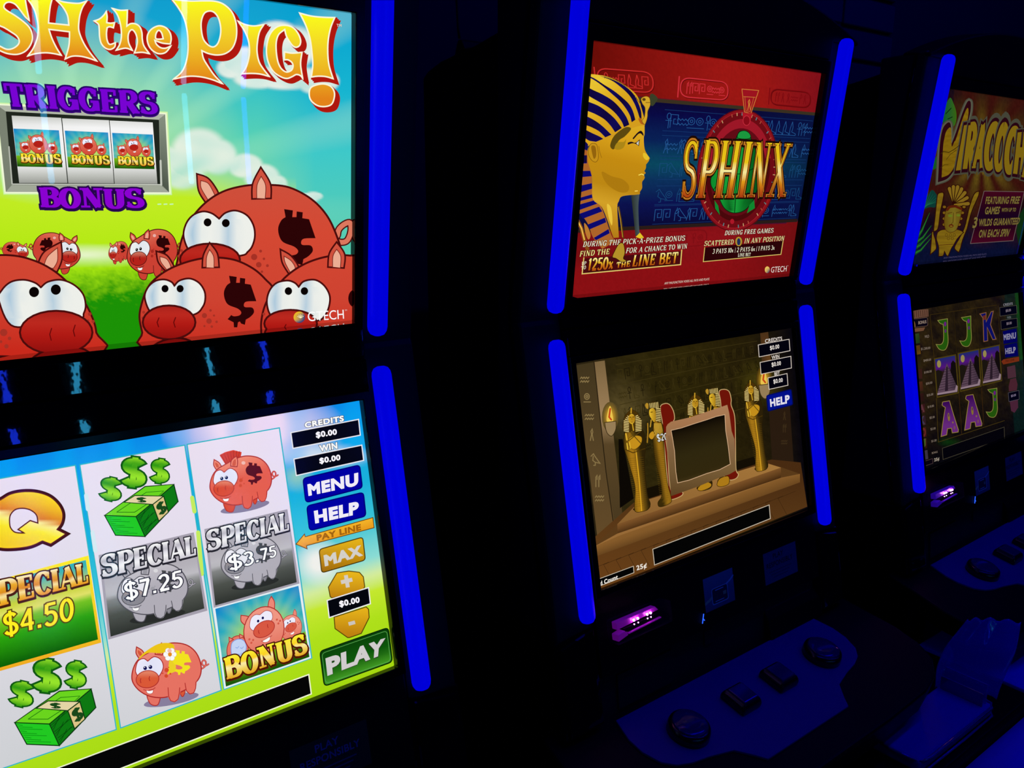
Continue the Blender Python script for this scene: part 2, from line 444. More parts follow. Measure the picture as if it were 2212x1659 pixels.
_tm = {}
def text_mesh(s, bold=0.0):
    k = (s, bold)
    if k not in _tm:
        cu = bpy.data.curves.new('lettering', 'FONT'); cu.body = s; cu.size = 1.0; cu.resolution_u = 4; cu.space_character = 1 + 2.2 * bold
        ob = bpy.data.objects.new('lettering', cu)
        me = bpy.data.meshes.new_from_object(ob)
        fs = [list(p.vertices) for p in me.polygons]; cnt = {}; rim = []; co = [(v.co.x, v.co.y) for v in me.vertices]
        for f in fs:
            for i in range(len(f)): e = (f[i - 1], f[i]); q = (min(e), max(e)); cnt[q] = cnt.get(q, 0) + 1
        for f in fs:
            cx, cy = sum(co[i][0] for i in f) / len(f), sum(co[i][1] for i in f) / len(f)
            for i in range(len(f)):
                a, b = f[i - 1], f[i]
                if cnt[(min(a, b), max(a, b))] == 1:
                    nx, ny = co[b][1] - co[a][1], co[a][0] - co[b][0]; l = math.hypot(nx, ny) or 1
                    if nx * (co[a][0] - cx) + ny * (co[a][1] - cy) < 0: l = -l
                    rim.append((a, b, nx / l, ny / l))
        _tm[k] = ([(v.co.x, v.co.y) for v in me.vertices], fs, rim)
        bpy.data.meshes.remove(me); bpy.data.objects.remove(ob); bpy.data.curves.remove(cu)
    return _tm[k]

def arc(cx, cy, rx, ry, a0, a1, n=14):
    return [(cx + rx * math.cos(math.radians(a0 + (a1 - a0) * k / n)), cy + ry * math.sin(math.radians(a0 + (a1 - a0) * k / n))) for k in range(n + 1)]
S2 = arc(.36, .74, .25, .21, 25, 180, 10)[:-1] + arc(.36, .74, .25, .22, 180, 262, 4) + arc(.36, .26, .27, .25, 80, 0, 4) + arc(.36, .26, .27, .21, 0, -160, 10)[1:]
GLYPH = {
    'A': (.86, [('t', [(.10, .03), (.42, .98)]), ('T', [(.42, .98), (.74, .03)]), ('t', [(.22, .32), (.62, .32)])], [(.10, 0), (.74, 0)]),
    'B': (.78, [('T', [(.20, 0), (.20, 1)]), ('a', [(.2, .96)] + arc(.42, .75, .24, .21, 90, -90) + [(.2, .54)]), ('a', [(.2, .51)] + arc(.45, .275, .26, .235, 90, -90) + [(.2, .04)])], [(.2, 0, 1, 0), (.2, 1, 1, 0)]),
    'C': (.76, [('a', arc(.42, .5, .31, .46, 42, 318, 26)), ('t', [(.66, .96), (.66, .66)])], []),
    'D': (.82, [('T', [(.20, 0), (.20, 1)]), ('a', [(.2, .96)] + arc(.40, .5, .32, .46, 90, -90, 18) + [(.2, .04)])], [(.2, 0, 1, 0), (.2, 1, 1, 0)]),
    'E': (.74, [('T', [(.20, 0), (.20, 1)]), ('t', [(.2, .95), (.62, .95)]), ('t', [(.2, .5), (.5, .5)]), ('t', [(.2, .05), (.64, .05)]), ('t', [(.62, .99), (.62, .74)]), ('t', [(.64, .01), (.64, .28)]), ('t', [(.5, .62), (.5, .38)])], [(.2, 0, 1, 0), (.2, 1, 1, 0)]),
    'F': (.70, [('T', [(.20, 0), (.20, 1)]), ('t', [(.2, .95), (.62, .95)]), ('t', [(.2, .5), (.5, .5)]), ('t', [(.62, .99), (.62, .72)]), ('t', [(.5, .62), (.5, .38)])], [(.2, 0), (.2, 1, 1, 0)]),
    'G': (.84, [('a', arc(.42, .5, .31, .46, 42, 330, 26)), ('t', [(.66, .96), (.66, .66)]), ('T', [(.68, .02), (.68, .40)]), ('t', [(.46, .42), (.80, .42)])], []),
    'H': (.90, [('T', [(.20, 0), (.20, 1)]), ('T', [(.70, 0), (.70, 1)]), ('t', [(.2, .5), (.7, .5)])], [(.2, 0), (.2, 1), (.7, 0), (.7, 1)]),
    'I': (.42, [('T', [(.21, 0), (.21, 1)])], [(.21, 0), (.21, 1)]),
    'K': (.86, [('T', [(.20, 0), (.20, 1)]), ('t', [(.24, .42), (.68, .97)]), ('T', [(.38, .58), (.70, .03)])], [(.2, 0), (.2, 1), (.68, 1, .6, .6), (.72, 0, .6, .8)]),
    'L': (.70, [('T', [(.20, 0), (.20, 1)]), ('t', [(.2, .05), (.62, .05)]), ('t', [(.62, .01), (.62, .34)])], [(.2, 0, 1, 0), (.2, 1)]),
    'M': (1.08, [('t', [(.16, 0), (.18, 1)]), ('T', [(.22, .98), (.54, .1)]), ('t', [(.54, .1), (.84, .98)]), ('T', [(.88, 0), (.88, 1)])], [(.16, 0), (.2, 1, 1, 0), (.88, 0), (.88, 1, 0, 1)]),
    'N': (.90, [('t', [(.17, 0), (.17, 1)]), ('T', [(.20, .96), (.70, .04)]), ('t', [(.73, 0), (.73, 1)])], [(.17, 0), (.17, 1, 1, .3), (.73, 1)]),
    'O': (.84, [('a', arc(.42, .5, .31, .46, 90, 450, 30))], []),
    'P': (.76, [('T', [(.20, 0), (.20, 1)]), ('a', [(.2, .96)] + arc(.42, .70, .25, .26, 90, -90) + [(.2, .44)])], [(.2, 0), (.2, 1, 1, 0)]),
    'R': (.86, [('T', [(.20, 0), (.20, 1)]), ('a', [(.2, .96)] + arc(.42, .72, .25, .24, 90, -90) + [(.2, .48)]), ('T', [(.42, .48), (.70, .03)])], [(.2, 0), (.2, 1, 1, 0), (.72, 0, .2, .6)]),
    'S': (.74, [('a', S2), ('t', [(.59, .97), (.59, .70)]), ('t', [(.11, .03), (.11, .32)])], []),
    'T': (.80, [('T', [(.40, 0), (.40, 1)]), ('t', [(.08, .95), (.72, .95)]), ('t', [(.08, .99), (.08, .68)]), ('t', [(.72, .99), (.72, .68)])], [(.4, 0)]),
    'U': (.88, [('a', [(.20, 1)] + arc(.45, .32, .25, .28, 180, 360) + [(.70, 1)])], [(.2, 1), (.7, 1)]),
    'V': (.86, [('T', [(.14, .97), (.44, .03)]), ('t', [(.44, .03), (.72, .97)])], [(.14, 1), (.72, 1)]),
    'W': (1.2, [('T', [(.14, .97), (.38, .03)]), ('t', [(.38, .03), (.60, .9)]), ('T', [(.60, .9), (.82, .03)]), ('t', [(.82, .03), (1.06, .97)])], [(.14, 1), (1.06, 1), (.6, 1)]),
    'X': (.86, [('T', [(.14, .97), (.70, .03)]), ('t', [(.70, .97), (.14, .03)])], [(.14, 1), (.70, 1), (.14, 0), (.70, 0)]),
    'Y': (.84, [('T', [(.14, .97), (.42, .48)]), ('t', [(.70, .97), (.42, .48)]), ('T', [(.42, 0), (.42, .5)])], [(.14, 1), (.7, 1), (.42, 0)]),
    'Z': (.74, [('t', [(.10, .95), (.64, .95)]), ('T', [(.62, .95), (.12, .05)]), ('t', [(.10, .05), (.66, .05)]), ('t', [(.10, .99), (.10, .74)]), ('t', [(.66, .01), (.66, .3)])], []),
    '-': (.44, [('T', [(.08, .45), (.36, .45)])], []),
    '|': (.24, [('t', [(.12, -.1), (.12, 1)])], []),
    '.': (.26, [('T', [(.13, .0), (.13, .16)])], []),
    '0': (.66, [('a', arc(.33, .5, .24, .46, 90, 450, 26))], []),
    '1': (.44, [('T', [(.24, 0), (.24, 1)]), ('t', [(.06, .8), (.24, .97)])], [(.24, 0)]),
    '2': (.66, [('a', arc(.32, .70, .23, .26, 165, -35, 14) + [(.12, .08)]), ('T', [(.10, .06), (.60, .06)])], []),
    '3': (.64, [('a', arc(.30, .73, .22, .23, 150, -80, 14)), ('a', arc(.30, .27, .25, .25, 80, -150, 14))], []),
    '4': (.68, [('T', [(.48, 0), (.48, 1)]), ('t', [(.46, .97), (.06, .30)]), ('t', [(.06, .30), (.64, .30)])], []),
    '5': (.64, [('t', [(.16, .95), (.56, .95)]), ('a', [(.16, .97), (.13, .55)]), ('a', [(.13, .54)] + arc(.31, .31, .25, .29, 120, -150, 16))], []),
    '6': (.66, [('a', arc(.34, .5, .25, .46, 60, 270, 16)), ('a', arc(.34, .28, .24, .25, 0, 360, 20))], []),
    '7': (.60, [('T', [(.06, .93), (.56, .93)]), ('T', [(.52, .93), (.24, .0)])], []),
    '$': (.70, [('a', S2), ('t', [(.36, -.1), (.36, 1.1)])], []),
    'x': (.60, [('T', [(.08, .60), (.50, .03)]), ('t', [(.50, .60), (.08, .03)])], []),
}

# ------------------------------------------------------------------ the room
def room():
    x0, x1, y0, y1, h = -3.4, 4.2, -4.4, 0.60, 3.05
    tag(link('floor', MB().box((x0, y0, -0.1), (x1, y1, 0)).mesh('floor'), 'floor'), kind='structure')
    tag(link('ceiling', MB().box((x0, y0, h), (x1, y1, h + .1)).mesh('ceiling'), 'ceil'), kind='structure')
    wb = tag(link('wall_back', MB().box((x0, y1, 0), (x1, y1 + .1, h)).mesh('wall_back'), 'wall'), kind='structure')
    tag(link('wall_front', MB().box((x0, y0 - .1, 0), (x1, y0, h)).mesh('wall_front'), 'wall'), kind='structure')
    tag(link('wall_left', MB().box((x0 - .1, y0, 0), (x0, y1, h)).mesh('wall_left'), 'wall'), kind='structure')
    tag(link('wall_right', MB().box((x1, y0, 0), (x1 + .1, y1, h)).mesh('wall_right'), 'wall'), kind='structure')
    # pale tiles with recessed joints high on the back wall
    me = MB().box((0, -.012, 0), (.262, 0, .076)).mesh('tile', .003, 1)
    for r in range(6):
        for c in range(3):
            o = link('tile', me, 'tile', wb); o.location = (1.290 - .274 * c, y1, ZO + .505 + .0875 * r - .0875)
    # unseen blue tubes, added to light the decks and shelf from above
    for i, (x, y, l) in enumerate(((0.55, -0.62, 3.2), (1.9, -1.15, 2.0))):
        t = bpy.data.objects.new('added_neon', None); COL.objects.link(t); t.location = (x, y, h)
        tag(t, ('long unseen blue tube added under the ceiling to light the decks', 'shorter unseen blue tube added under the ceiling to light the shelf')[i], 'lamp', 'added ceiling tubes')
        link('tube', MB().tube([(-l / 2, 0, -.07), (l / 2, 0, -.07)], .014, 12).mesh('tube'), 'neon', t, True)
        link('holder', MB().box((-l / 2, -.03, -.045), (l / 2, .03, 0)).mesh('holder', .004), 'shell', t)
        for s in (-1, 1):
            link('end_cap', MB().box((s * l / 2 - .012, -.022, -.09), (s * l / 2 + .012, .022, -.045)).mesh('end_cap', .004), 'shell', t)
room()

# ------------------------------------------------------------------ slot machine cabinet, shared meshes
MESH = {}
def shared(name, fn):
    if name not in MESH: MESH[name] = fn()
    return MESH[name]

def frame_mesh(F, w, h, ox, top, bot, n0, n1, name):
    """display surround: flat frame with an opening w x h and inner walls"""
    o = [(-ox, -bot), (ox, -bot), (ox, h + top), (-ox, h + top)]; i = [(-w / 2, 0), (w / 2, 0), (w / 2, h), (-w / 2, h)]
    mb = MB(); v = [F(*p, n1) for p in o] + [F(*p, n1) for p in i] + [F(*p, n0) for p in i] + [F(*p, n0) for p in o]
    f = []
    for k in range(4):
        j = (k + 1) % 4; f += [[k, j, 4 + j, 4 + k], [4 + k, 4 + j, 8 + j, 8 + k], [8 + k, 8 + j, 12 + j, 12 + k], [12 + k, 12 + j, j, k]]
    return mb.add(v, f).mesh(name, .0012, 2, 60)

def bar_mesh(a, b, r=.0115):
    a, b = Vector(a), Vector(b); d = (b - a); L = d.length
    prof = [(r * .35, -.0105), (r * .72, -.0085), (r * .93, -.0045), (r, 0.0)] + [(r, L * k / 6) for k in range(1, 6)] + [(r, L), (r * .93, L + .0045), (r * .72, L + .0085), (r * .35, L + .0105)]
    return MB().lathe(prof, a, d, 20).mesh('light_bar')

def round_button_parts(p, cap):
    ring = MB().lathe([(.0310, 0), (.0310, .009), (.0295, .0140), (.0262, .0160)], (0, 0, 0), DN, 36).mesh('ring')
    top = MB().lathe([(.0255, .0155), (.0255, .0172), (.0235, .0184), (.012, .0192), (.002, .0194)], (0, 0, 0), DN, 36).mesh('cap')
    return ring, top

def square_button_meshes():
    X = Vector((1, 0, 0)); Y = DN.cross(X)
    def sq(a, b, h): return [X * (sx * a) + Y * (sy * b) + DN * h for sx, sy in ((-1, -1), (1, -1), (1, 1), (-1, 1))]
    base = MB().add(sq(.0225, .0225, 0) + sq(.0225, .0225, .010) + sq(.0185, .0185, .0165), [[0, 1, 5, 4], [1, 2, 6, 5], [2, 3, 7, 6], [3, 0, 4, 7], [4, 5, 9, 8], [5, 6, 10, 9], [6, 7, 11, 10], [7, 4, 8, 11], [8, 9, 10, 11], [3, 2, 1, 0]]).mesh('button_base', .004, 3, 30)
    top = MB().add(sq(.0165, .0165, .015) + sq(.0158, .0158, .0190), [[0, 1, 5, 4], [1, 2, 6, 5], [2, 3, 7, 6], [3, 0, 4, 7], [4, 5, 6, 7], [3, 2, 1, 0]]).mesh('cap', .0015, 2, 30)
    return base, top

BARS = {'u': ((-.0100, -.0092), (-.0488, .3613)), 'l': ((-.0850, -.4253), (-.0149, -.0654))}
BARX = {(1, 1, 'u'): .2785, (2, 1, 'u'): .2850, (2, -1, 'u'): -.2805, (3, -1, 'u'): -.2810,
        (1, 1, 'l'): .2790, (2, 1, 'l'): .2845, (2, -1, 'l'): -.2815, (3, -1, 'l'): -.2830}

def slot_machine(mat, key=0, bars=('blue', 'blue'), simple=False):
    root = bpy.data.objects.new('slot_machine', None); COL.objects.link(root); root.matrix_world = mat
    def part(name, fn, m, parent=root, smooth=False, uniq=''):
        return link(name, shared(name + uniq, fn), m, parent, smooth)
    # shell behind the displays, narrower body behind it, plinth down to the floor
    part('shell', lambda: MB().prism([(-.300, y, z) for y, z in ((-.030, .372), (.010, -.045), (-.084, -.53), (-.084, -.64), (.055, -.64), (.055, .372))], (.600, 0, 0)).mesh('shell', .004), 'shell')
    part('rear_body', lambda: MB().prism([(-.285, y, z) for y, z in ((.055, -ZO), (.055, .356), (.104, .345), (.165, .333), (.186, .331), (.196, .346), (.206, .346), (.214, .327), (.25, .322), (.285, .312), (.300, .303), (.300, -ZO))], (.570, 0, 0)).mesh('rear_body', .004), 'shell')
    part('plinth', lambda: MB().box((-.30, -.10, -ZO), (.30, .055, -.64)).mesh('plinth', .006), 'shell')
    part('belly_door', lambda: MB().box((-.25, -.112, -ZO + .08), (.25, -.10, -.70)).mesh('belly_door', .004), 'gloss')
    for s in (-1, 1):
        def col(s=s):
            pr = [up(0, .378, 0), up(0, -.03, 0), lo(0, .372, 0), lo(0, -.055, 0)]
            pts = [(s * .262, p.y, p.z) for p in pr] + [(s * .262, .05, pr[-1].z), (s * .262, .05, .372)]
            return MB().prism(pts, (s * .070, 0, 0)).mesh('side_column', .006, 3)
        part('side_column', col, 'side', uniq=str(s))
        part('side_trim', lambda s=s: MB().prism([(s * .3315, p.y, p.z) for p in (up(0, .370, -.016), up(0, -.02, -.016), lo(0, .362, -.016), lo(0, -.05, -.016), lo(0, -.05, -.022), lo(0, .360, -.022), up(0, -.02, -.022), up(0, .370, -.022))], (s * .003, 0, 0)).mesh('side_trim', .0008), 'gloss', uniq=str(s))
        # rounded arm pod under the lower light bar
        def pod(s=s):
            c = [lo(s * .262, -.040, 0), lo(s * .336, -.052, 0), lo(s * .336, -.190, 0), lo(s * .262, -.190, 0)]
            return MB().prism(c, -LN * .09).add(*pod_face(s)).mesh('arm_pod', .007, 3)
        def pod_face(s):
            v = [lo(s * x, y, .004) for x, y in ((.268, -.050), (.330, -.061), (.330, -.188), (.268, -.188))]
            w = [p - LN * .01 for p in v]
            return v + w, [[0, 1, 2, 3], [0, 4, 5, 1], [1, 5, 6, 2], [2, 6, 7, 3], [3, 7, 4, 0], [7, 6, 5, 4]]
        part('arm_pod', pod, 'gloss', uniq=str(s))
        for k in 'ul':
            bx = BARX.get((key, s, k), s * (.2815)); (ya, za), (yb, zb) = BARS[k]
            m = bar_mesh((bx, ya, za), (bx, yb, zb))
            link('light_bar', m, bars[0] if s < 0 else bars[1], root, True)
    # arched header
    def header():
        a = [(x, .372 + .060 * (1 - (x / .332) ** 2)) for x in [.332 - .664 * k / 24 for k in range(25)]]
        o = [(-.332, .366), (-.262, .366), (-.262, .340), (.262, .340), (.262, .366), (.332, .366)]
        pts = [up(x, z / UD.z, .006) for x, z in o + a]
        return MB().prism(pts, -UN * .05).mesh('header', .003)
    part('header', header, 'shell')
    part('upper_bezel', lambda: frame_mesh(up, UW, UH, .2615, .020, .010, -.004, .010, 'upper_bezel'), 'bezel')
    part('lower_bezel', lambda: frame_mesh(lo, LW, LH, .2615, .010, .010, -.004, .010, 'lower_bezel'), 'bezel')
    part('ledge', lambda: MB().prism([up(-.249, -.0030, .0180), up(.249, -.0030, .0180), up(.249, -.0030, .0004), up(-.249, -.0030, .0004)], UD * .0034).mesh('ledge'), 'ledge')
    part('glass_strip', lambda: MB().prism([lo(-.2615, LH + .0115, .010), lo(.2615, LH + .0115, .010), lo(.2615, LH + .046, .010), lo(-.2615, LH + .046, .010)], -LN * .02).mesh('glass_strip', .001), 'gloss', uniq='a')
    part('glass_strip', lambda: MB().prism([lo(s * .2615, LH + .049, .008) + Vector((0, .0024 * k, .031 * k)) for s, k in ((-1, 0), (1, 0), (1, 1), (-1, 1))], (0, .02, 0)).mesh('glass_strip', .001), 'gloss', uniq='b')
    scr = {}
    for k, F, w, h in (('u', up, UW, UH), ('l', lo, LW, LH)):
        nm = 'upper_display' if k == 'u' else 'lower_display'
        scr[k] = part(nm, lambda: MB().prism([F(-w / 2, 0, 0), F(w / 2, 0, 0), F(w / 2, h, 0), F(-w / 2, h, 0)], (F(0, 0, -1) - F(0, 0, 0)) * .004).mesh(nm), 'off')
    if not simple:
        for k, F, w, h, m in (('u', up, UW, UH, 'glass_u'), ('l', lo, LW, LH, 'glass_l')):
            link('cover_glass', shared('glass' + k, lambda: MB().add([F(-w / 2, 0, .0042), F(w / 2, 0, .0042), F(w / 2, h, .0042), F(-w / 2, h, .0042)], [[0, 1, 2, 3]]).mesh('cover_glass')), m, scr[k])
    # fascia, riser, deck
    part('fascia', lambda: MB().prism([lo(-.2615, -.011, .003), lo(.2615, -.011, .003), lo(.2615, -.125, .003), lo(-.2615, -.125, .003)], -LN * .02).mesh('fascia', .002), 'shell')
    if simple: return root, scr
    part('riser', lambda: MB().prism([(-.262, y, z) for y, z in ((-.086, -.524), (-.094, -.596), (-.070, -.600), (-.070, -.524))], (.524, 0, 0)).mesh('riser', .003), 'side')
    part('reader_panel', lambda: MB().prism([(-.225, y, z) for y, z in ((-.0905, -.535), (-.0965, -.588), (-.080, -.588), (-.080, -.535))], (.115, 0, 0)).mesh('reader_panel', .002), 'side')
    part('key_slot', lambda: MB().prism([(-.035, y, z) for y, z in ((-.089, -.532), (-.0925, -.556), (-.080, -.556), (-.080, -.532))], (.022, 0, 0)).mesh('key_slot', .002), 'side')
    def deck_body():
        h = [(.352, -.075), (.368, -.19), (.364, -.235), (.346, -.270), (.308, -.294), (.255, -.306), (.14, -.310)]
        o = h + [(-x, y) for x, y in h[::-1]]; n = len(o)
        v = [Vector((x, y, deckz(y) - .002)) for x, y in o] + [Vector((x * .985, -.075 + (y + .075) * .96, deckz(y) - .045)) for x, y in o]
        return MB().add(v, [list(range(n)), list(range(n, 2 * n))[::-1]] + [[i, (i + 1) % n, n + (i + 1) % n, n + i] for i in range(n)]).mesh('deck_body', .006, 3)
    part('deck_body', deck_body, 'shell')
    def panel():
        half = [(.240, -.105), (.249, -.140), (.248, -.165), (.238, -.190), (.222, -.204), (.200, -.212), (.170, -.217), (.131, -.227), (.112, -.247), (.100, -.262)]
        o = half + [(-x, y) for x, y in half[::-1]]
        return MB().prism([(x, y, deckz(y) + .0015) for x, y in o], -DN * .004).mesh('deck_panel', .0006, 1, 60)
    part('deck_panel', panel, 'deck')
    part('ticket_hood', lambda: MB().prism([(.118, y, z) for y, z in ((-.088, -.545), (-.100, -.560), (-.108, deckz(-.108) + .004), (-.108, deckz(-.108) - .002), (-.085, -.60))], (.150, 0, 0)).mesh('ticket_hood', .004), 'shell')
    ring, top = shared('ring', lambda: round_button_parts(0, 0)[0]), shared('capr', lambda: round_button_parts(0, 0)[1])
    sb, stp = shared('sqb', lambda: square_button_meshes()[0]), shared('sqt', lambda: square_button_meshes()[1])
    for bx, a, b in ((-.1639, ring, top), (-.0467, sb, stp), (.0467, sb, stp), (.1639, ring, top)):
        y = -.172
        o = link('round_button' if a is ring else 'square_button', a, 'button', root, a is ring); o.location = (bx, y, deckz(y) + .0015)
        link('cap', b, 'cap', o, b is top)
    # clear bill acceptor with its row of LEDs
    ba = part('bill_acceptor', lambda: MB().prism([lo(-.243, -.046, .003), lo(-.133, -.046, .003), lo(-.133, -.078, .003), lo(-.243, -.078, .003)], LN * .021).mesh('bill_acceptor', .002), 'clearhousing')
    gl = 'ledglow' if key == 2 else 'ledglowb'
    g = MB().prism([lo(-.236, -.0495, .006), lo(-.158, -.0495, .006), lo(-.152, -.0560, .006), lo(-.236, -.0600, .006)], LN * .010).mesh('light_guide', .001)
    link('light_guide', g, gl, ba)
    link('light_guide', MB().prism([lo(-.238, -.066, .006), lo(-.224, -.064, .006), lo(-.218, -.0715, .006), lo(-.238, -.0755, .006)], LN * .013).mesh('light_guide', .001), gl, ba)
    link('light_guide', MB().prism([lo(-.216, -.0695, .012), lo(-.150, -.0670, .012), lo(-.150, -.0683, .012), lo(-.216, -.0712, .012)], LN * .006).mesh('light_guide'), gl, ba)
    link('note_slot', MB().prism([lo(-.222, -.0625, .008), lo(-.150, -.0605, .008), lo(-.150, -.0660, .008), lo(-.216, -.0690, .008)], LN * .008).mesh('note_slot', .0006), 'bezel', ba)
    for x in (-.205, -.197, -.178, -.171):
        link('led', shared('led', lambda: MB().lathe([(.0002, -.0018), (.0013, -.0013), (.0018, 0), (.0013, .0013), (.0002, .0018)], (0, 0, 0), (0, 0, 1), 10).mesh('led')), 'led', ba, True).location = lo(x, -.0545, .0185)
        link('led', shared('leds', lambda: MB().lathe([(.0002, -.0009), (.0007, -.0006), (.0009, 0), (.0007, .0006), (.0002, .0009)], (0, 0, 0), (0, 0, 1), 10).mesh('led')), 'led', ba, True).location = lo(x, -.0605, .0185)
    # small lit running figure beside the card reader
    mk = part('status_light', lambda: MB().tube([lo(-.0455, -.0975, .005), lo(-.0480, -.1045, .005), lo(-.0505, -.1115, .005)], .0008, 6).tube([lo(-.0480, -.1045, .005), lo(-.0450, -.1080, .005)], .0008, 6).mesh('status_light'), 'ledblue')
    return root, scr

def sticker(name, root, key, u0, u1, v0, v1, art):
    """printed sticker on the fascia; art draws in a 100 x 75 space, y down"""
    o = link(name, MB().prism([lo(u0, v0, .0034), lo(u1, v0, .0034), lo(u1, v1, .0034), lo(u0, v1, .0034)], -LN * .0004).mesh(name), 'shell', root)
    pic = Pic(key, lo, u1 - u0, v1 - v0, v0, .0036); pic.u0, pic.u1 = u0, u1; pic.mat = 'print'
    def T(x, y): return pic.px(u0 + (u1 - u0) * x / 100, v1 - (v1 - v0) * y / 75)
    pic.T = T; art(pic, T); pic.build(o)

def card_art(pic, T):
    pic.begin('sticker_print')
    pic.poly([(0, 0), (100, 0), (100, 75), (0, 75)], lambda x, y: mix((.30, .36, .40), (.10, .14, .20), y / 75), sub=2)
    pic.line([(0, 58), (20, 52), (38, 44)], 6, (.95, .85, .35)); pic.line([(75, 32), (90, 26), (100, 20)], 4, (.7, .9, .9))
    pic.poly(pic.rrect([(28, 30), (80, 30), (80, 66), (28, 66)], .15), (.75, .85, .85)); pic.poly(pic.rrect([(30, 32), (78, 32), (78, 64), (30, 64)], .15), (.02, .03, .06))
    pic.poly([(64, 44), (74, 44), (74, 52), (64, 52)], (1, .75, .25))
    pic.line([(40, 36), (66, 36)], 2, (1, 1, 1)); pic.line([(38, 60), (66, 60)], 1.6, (1, 1, 1))

def notice_art(dark):
    def art(pic, T):
        pic.begin('sticker_print')
        base, ink = (((.12, .12, .20), (.008, .008, .012)) if not dark else ((.10, .008, .012), (.15, .12, .40)))
        pic.poly([(0, 0), (100, 0), (100, 75), (0, 75)], base)
        pic.sans('PLAY', [(32, 10), (62, 10), (62, 22), (32, 22)], ink, .02); pic.sans('RESPONSIBLY', [(12, 28), (88, 28), (88, 40), (12, 40)], ink, .02)
        for k in range(3): pic.line([(18 + 5 * k, 50 + 7 * k), (82 - 5 * k, 50 + 7 * k)], 2.2, mix(base, ink, .5))
    return art

# ------------------------------------------------------------------ pictures on the left machine
def px_id(x, y): return (x, y)
def fbm(x, y, seed=0):
    s = 0; a = .5
    for k in range(4):
        s += a * math.sin(x * (1.3 + k * .7) + seed * 1.7 + 1.9 * math.sin(y * (1.1 + k * .5) + k)) * math.cos(y * (1.2 + k * .8) - seed + 1.3 * math.sin(x * .9 + k)); a *= .55; x *= 1.5; y *= 1.5
    return s

DOLLAR = [(1243,492,1),(1285,498,1),(1282,530,1),(1302,530,1),(1303,503,1),(1332,507,1),(1330,535,1),(1362,540,1),(1393,630,1),(1340,632),(1325,645),(1330,662),(1370,665),(1380,690),(1360,715),(1335,730,1),(1330,758,1),(1310,752,1),(1302,740,1),(1292,745,1),(1288,772,1),(1270,772,1),(1268,745,1),(1235,728,1),(1255,705,1),(1270,712),(1300,707),(1310,690),(1290,670),(1240,650),(1220,620),(1215,580),(1230,545),(1250,530,1)]
def dollar(pic, x, y, w, h, col, rot=0):
    c, s = math.cos(rot), math.sin(rot); P = []
    for p in DOLLAR:
        u, v = (p[0] - 1304) / 180 * w, (p[1] - 632) / 280 * h
        P.append((x + c * u - s * v, y + s * u + c * v) + p[2:])
    pic.blob(P, col, n=4)

PINK = dict(body='e8604c', lite='f28a70', line='b02a28', snout='dc4a28', ear='f08c70', inner='d8583c', white='f2f0ff', frk='d84a2c', mark='5a0c18', pupil='0a0a50', shadow='8a80a0')
GREY = dict(body='b4b0ba', lite='c8c4cc', line='55535c', snout='8c8a92', ear='b4b0ba', inner='9a98a0', white='f4f2fa', frk='a09ea6', mark='4a4a4e', pupil='303036', shadow='2a2c2a')
RED = dict(body='cf4234', lite='e06a54', line='50100e', snout='b8221a', ear='d85040', inner='f0a890', white='f4f6f4', frk='a82a20', mark='2c0406', pupil='080404', shadow=None)

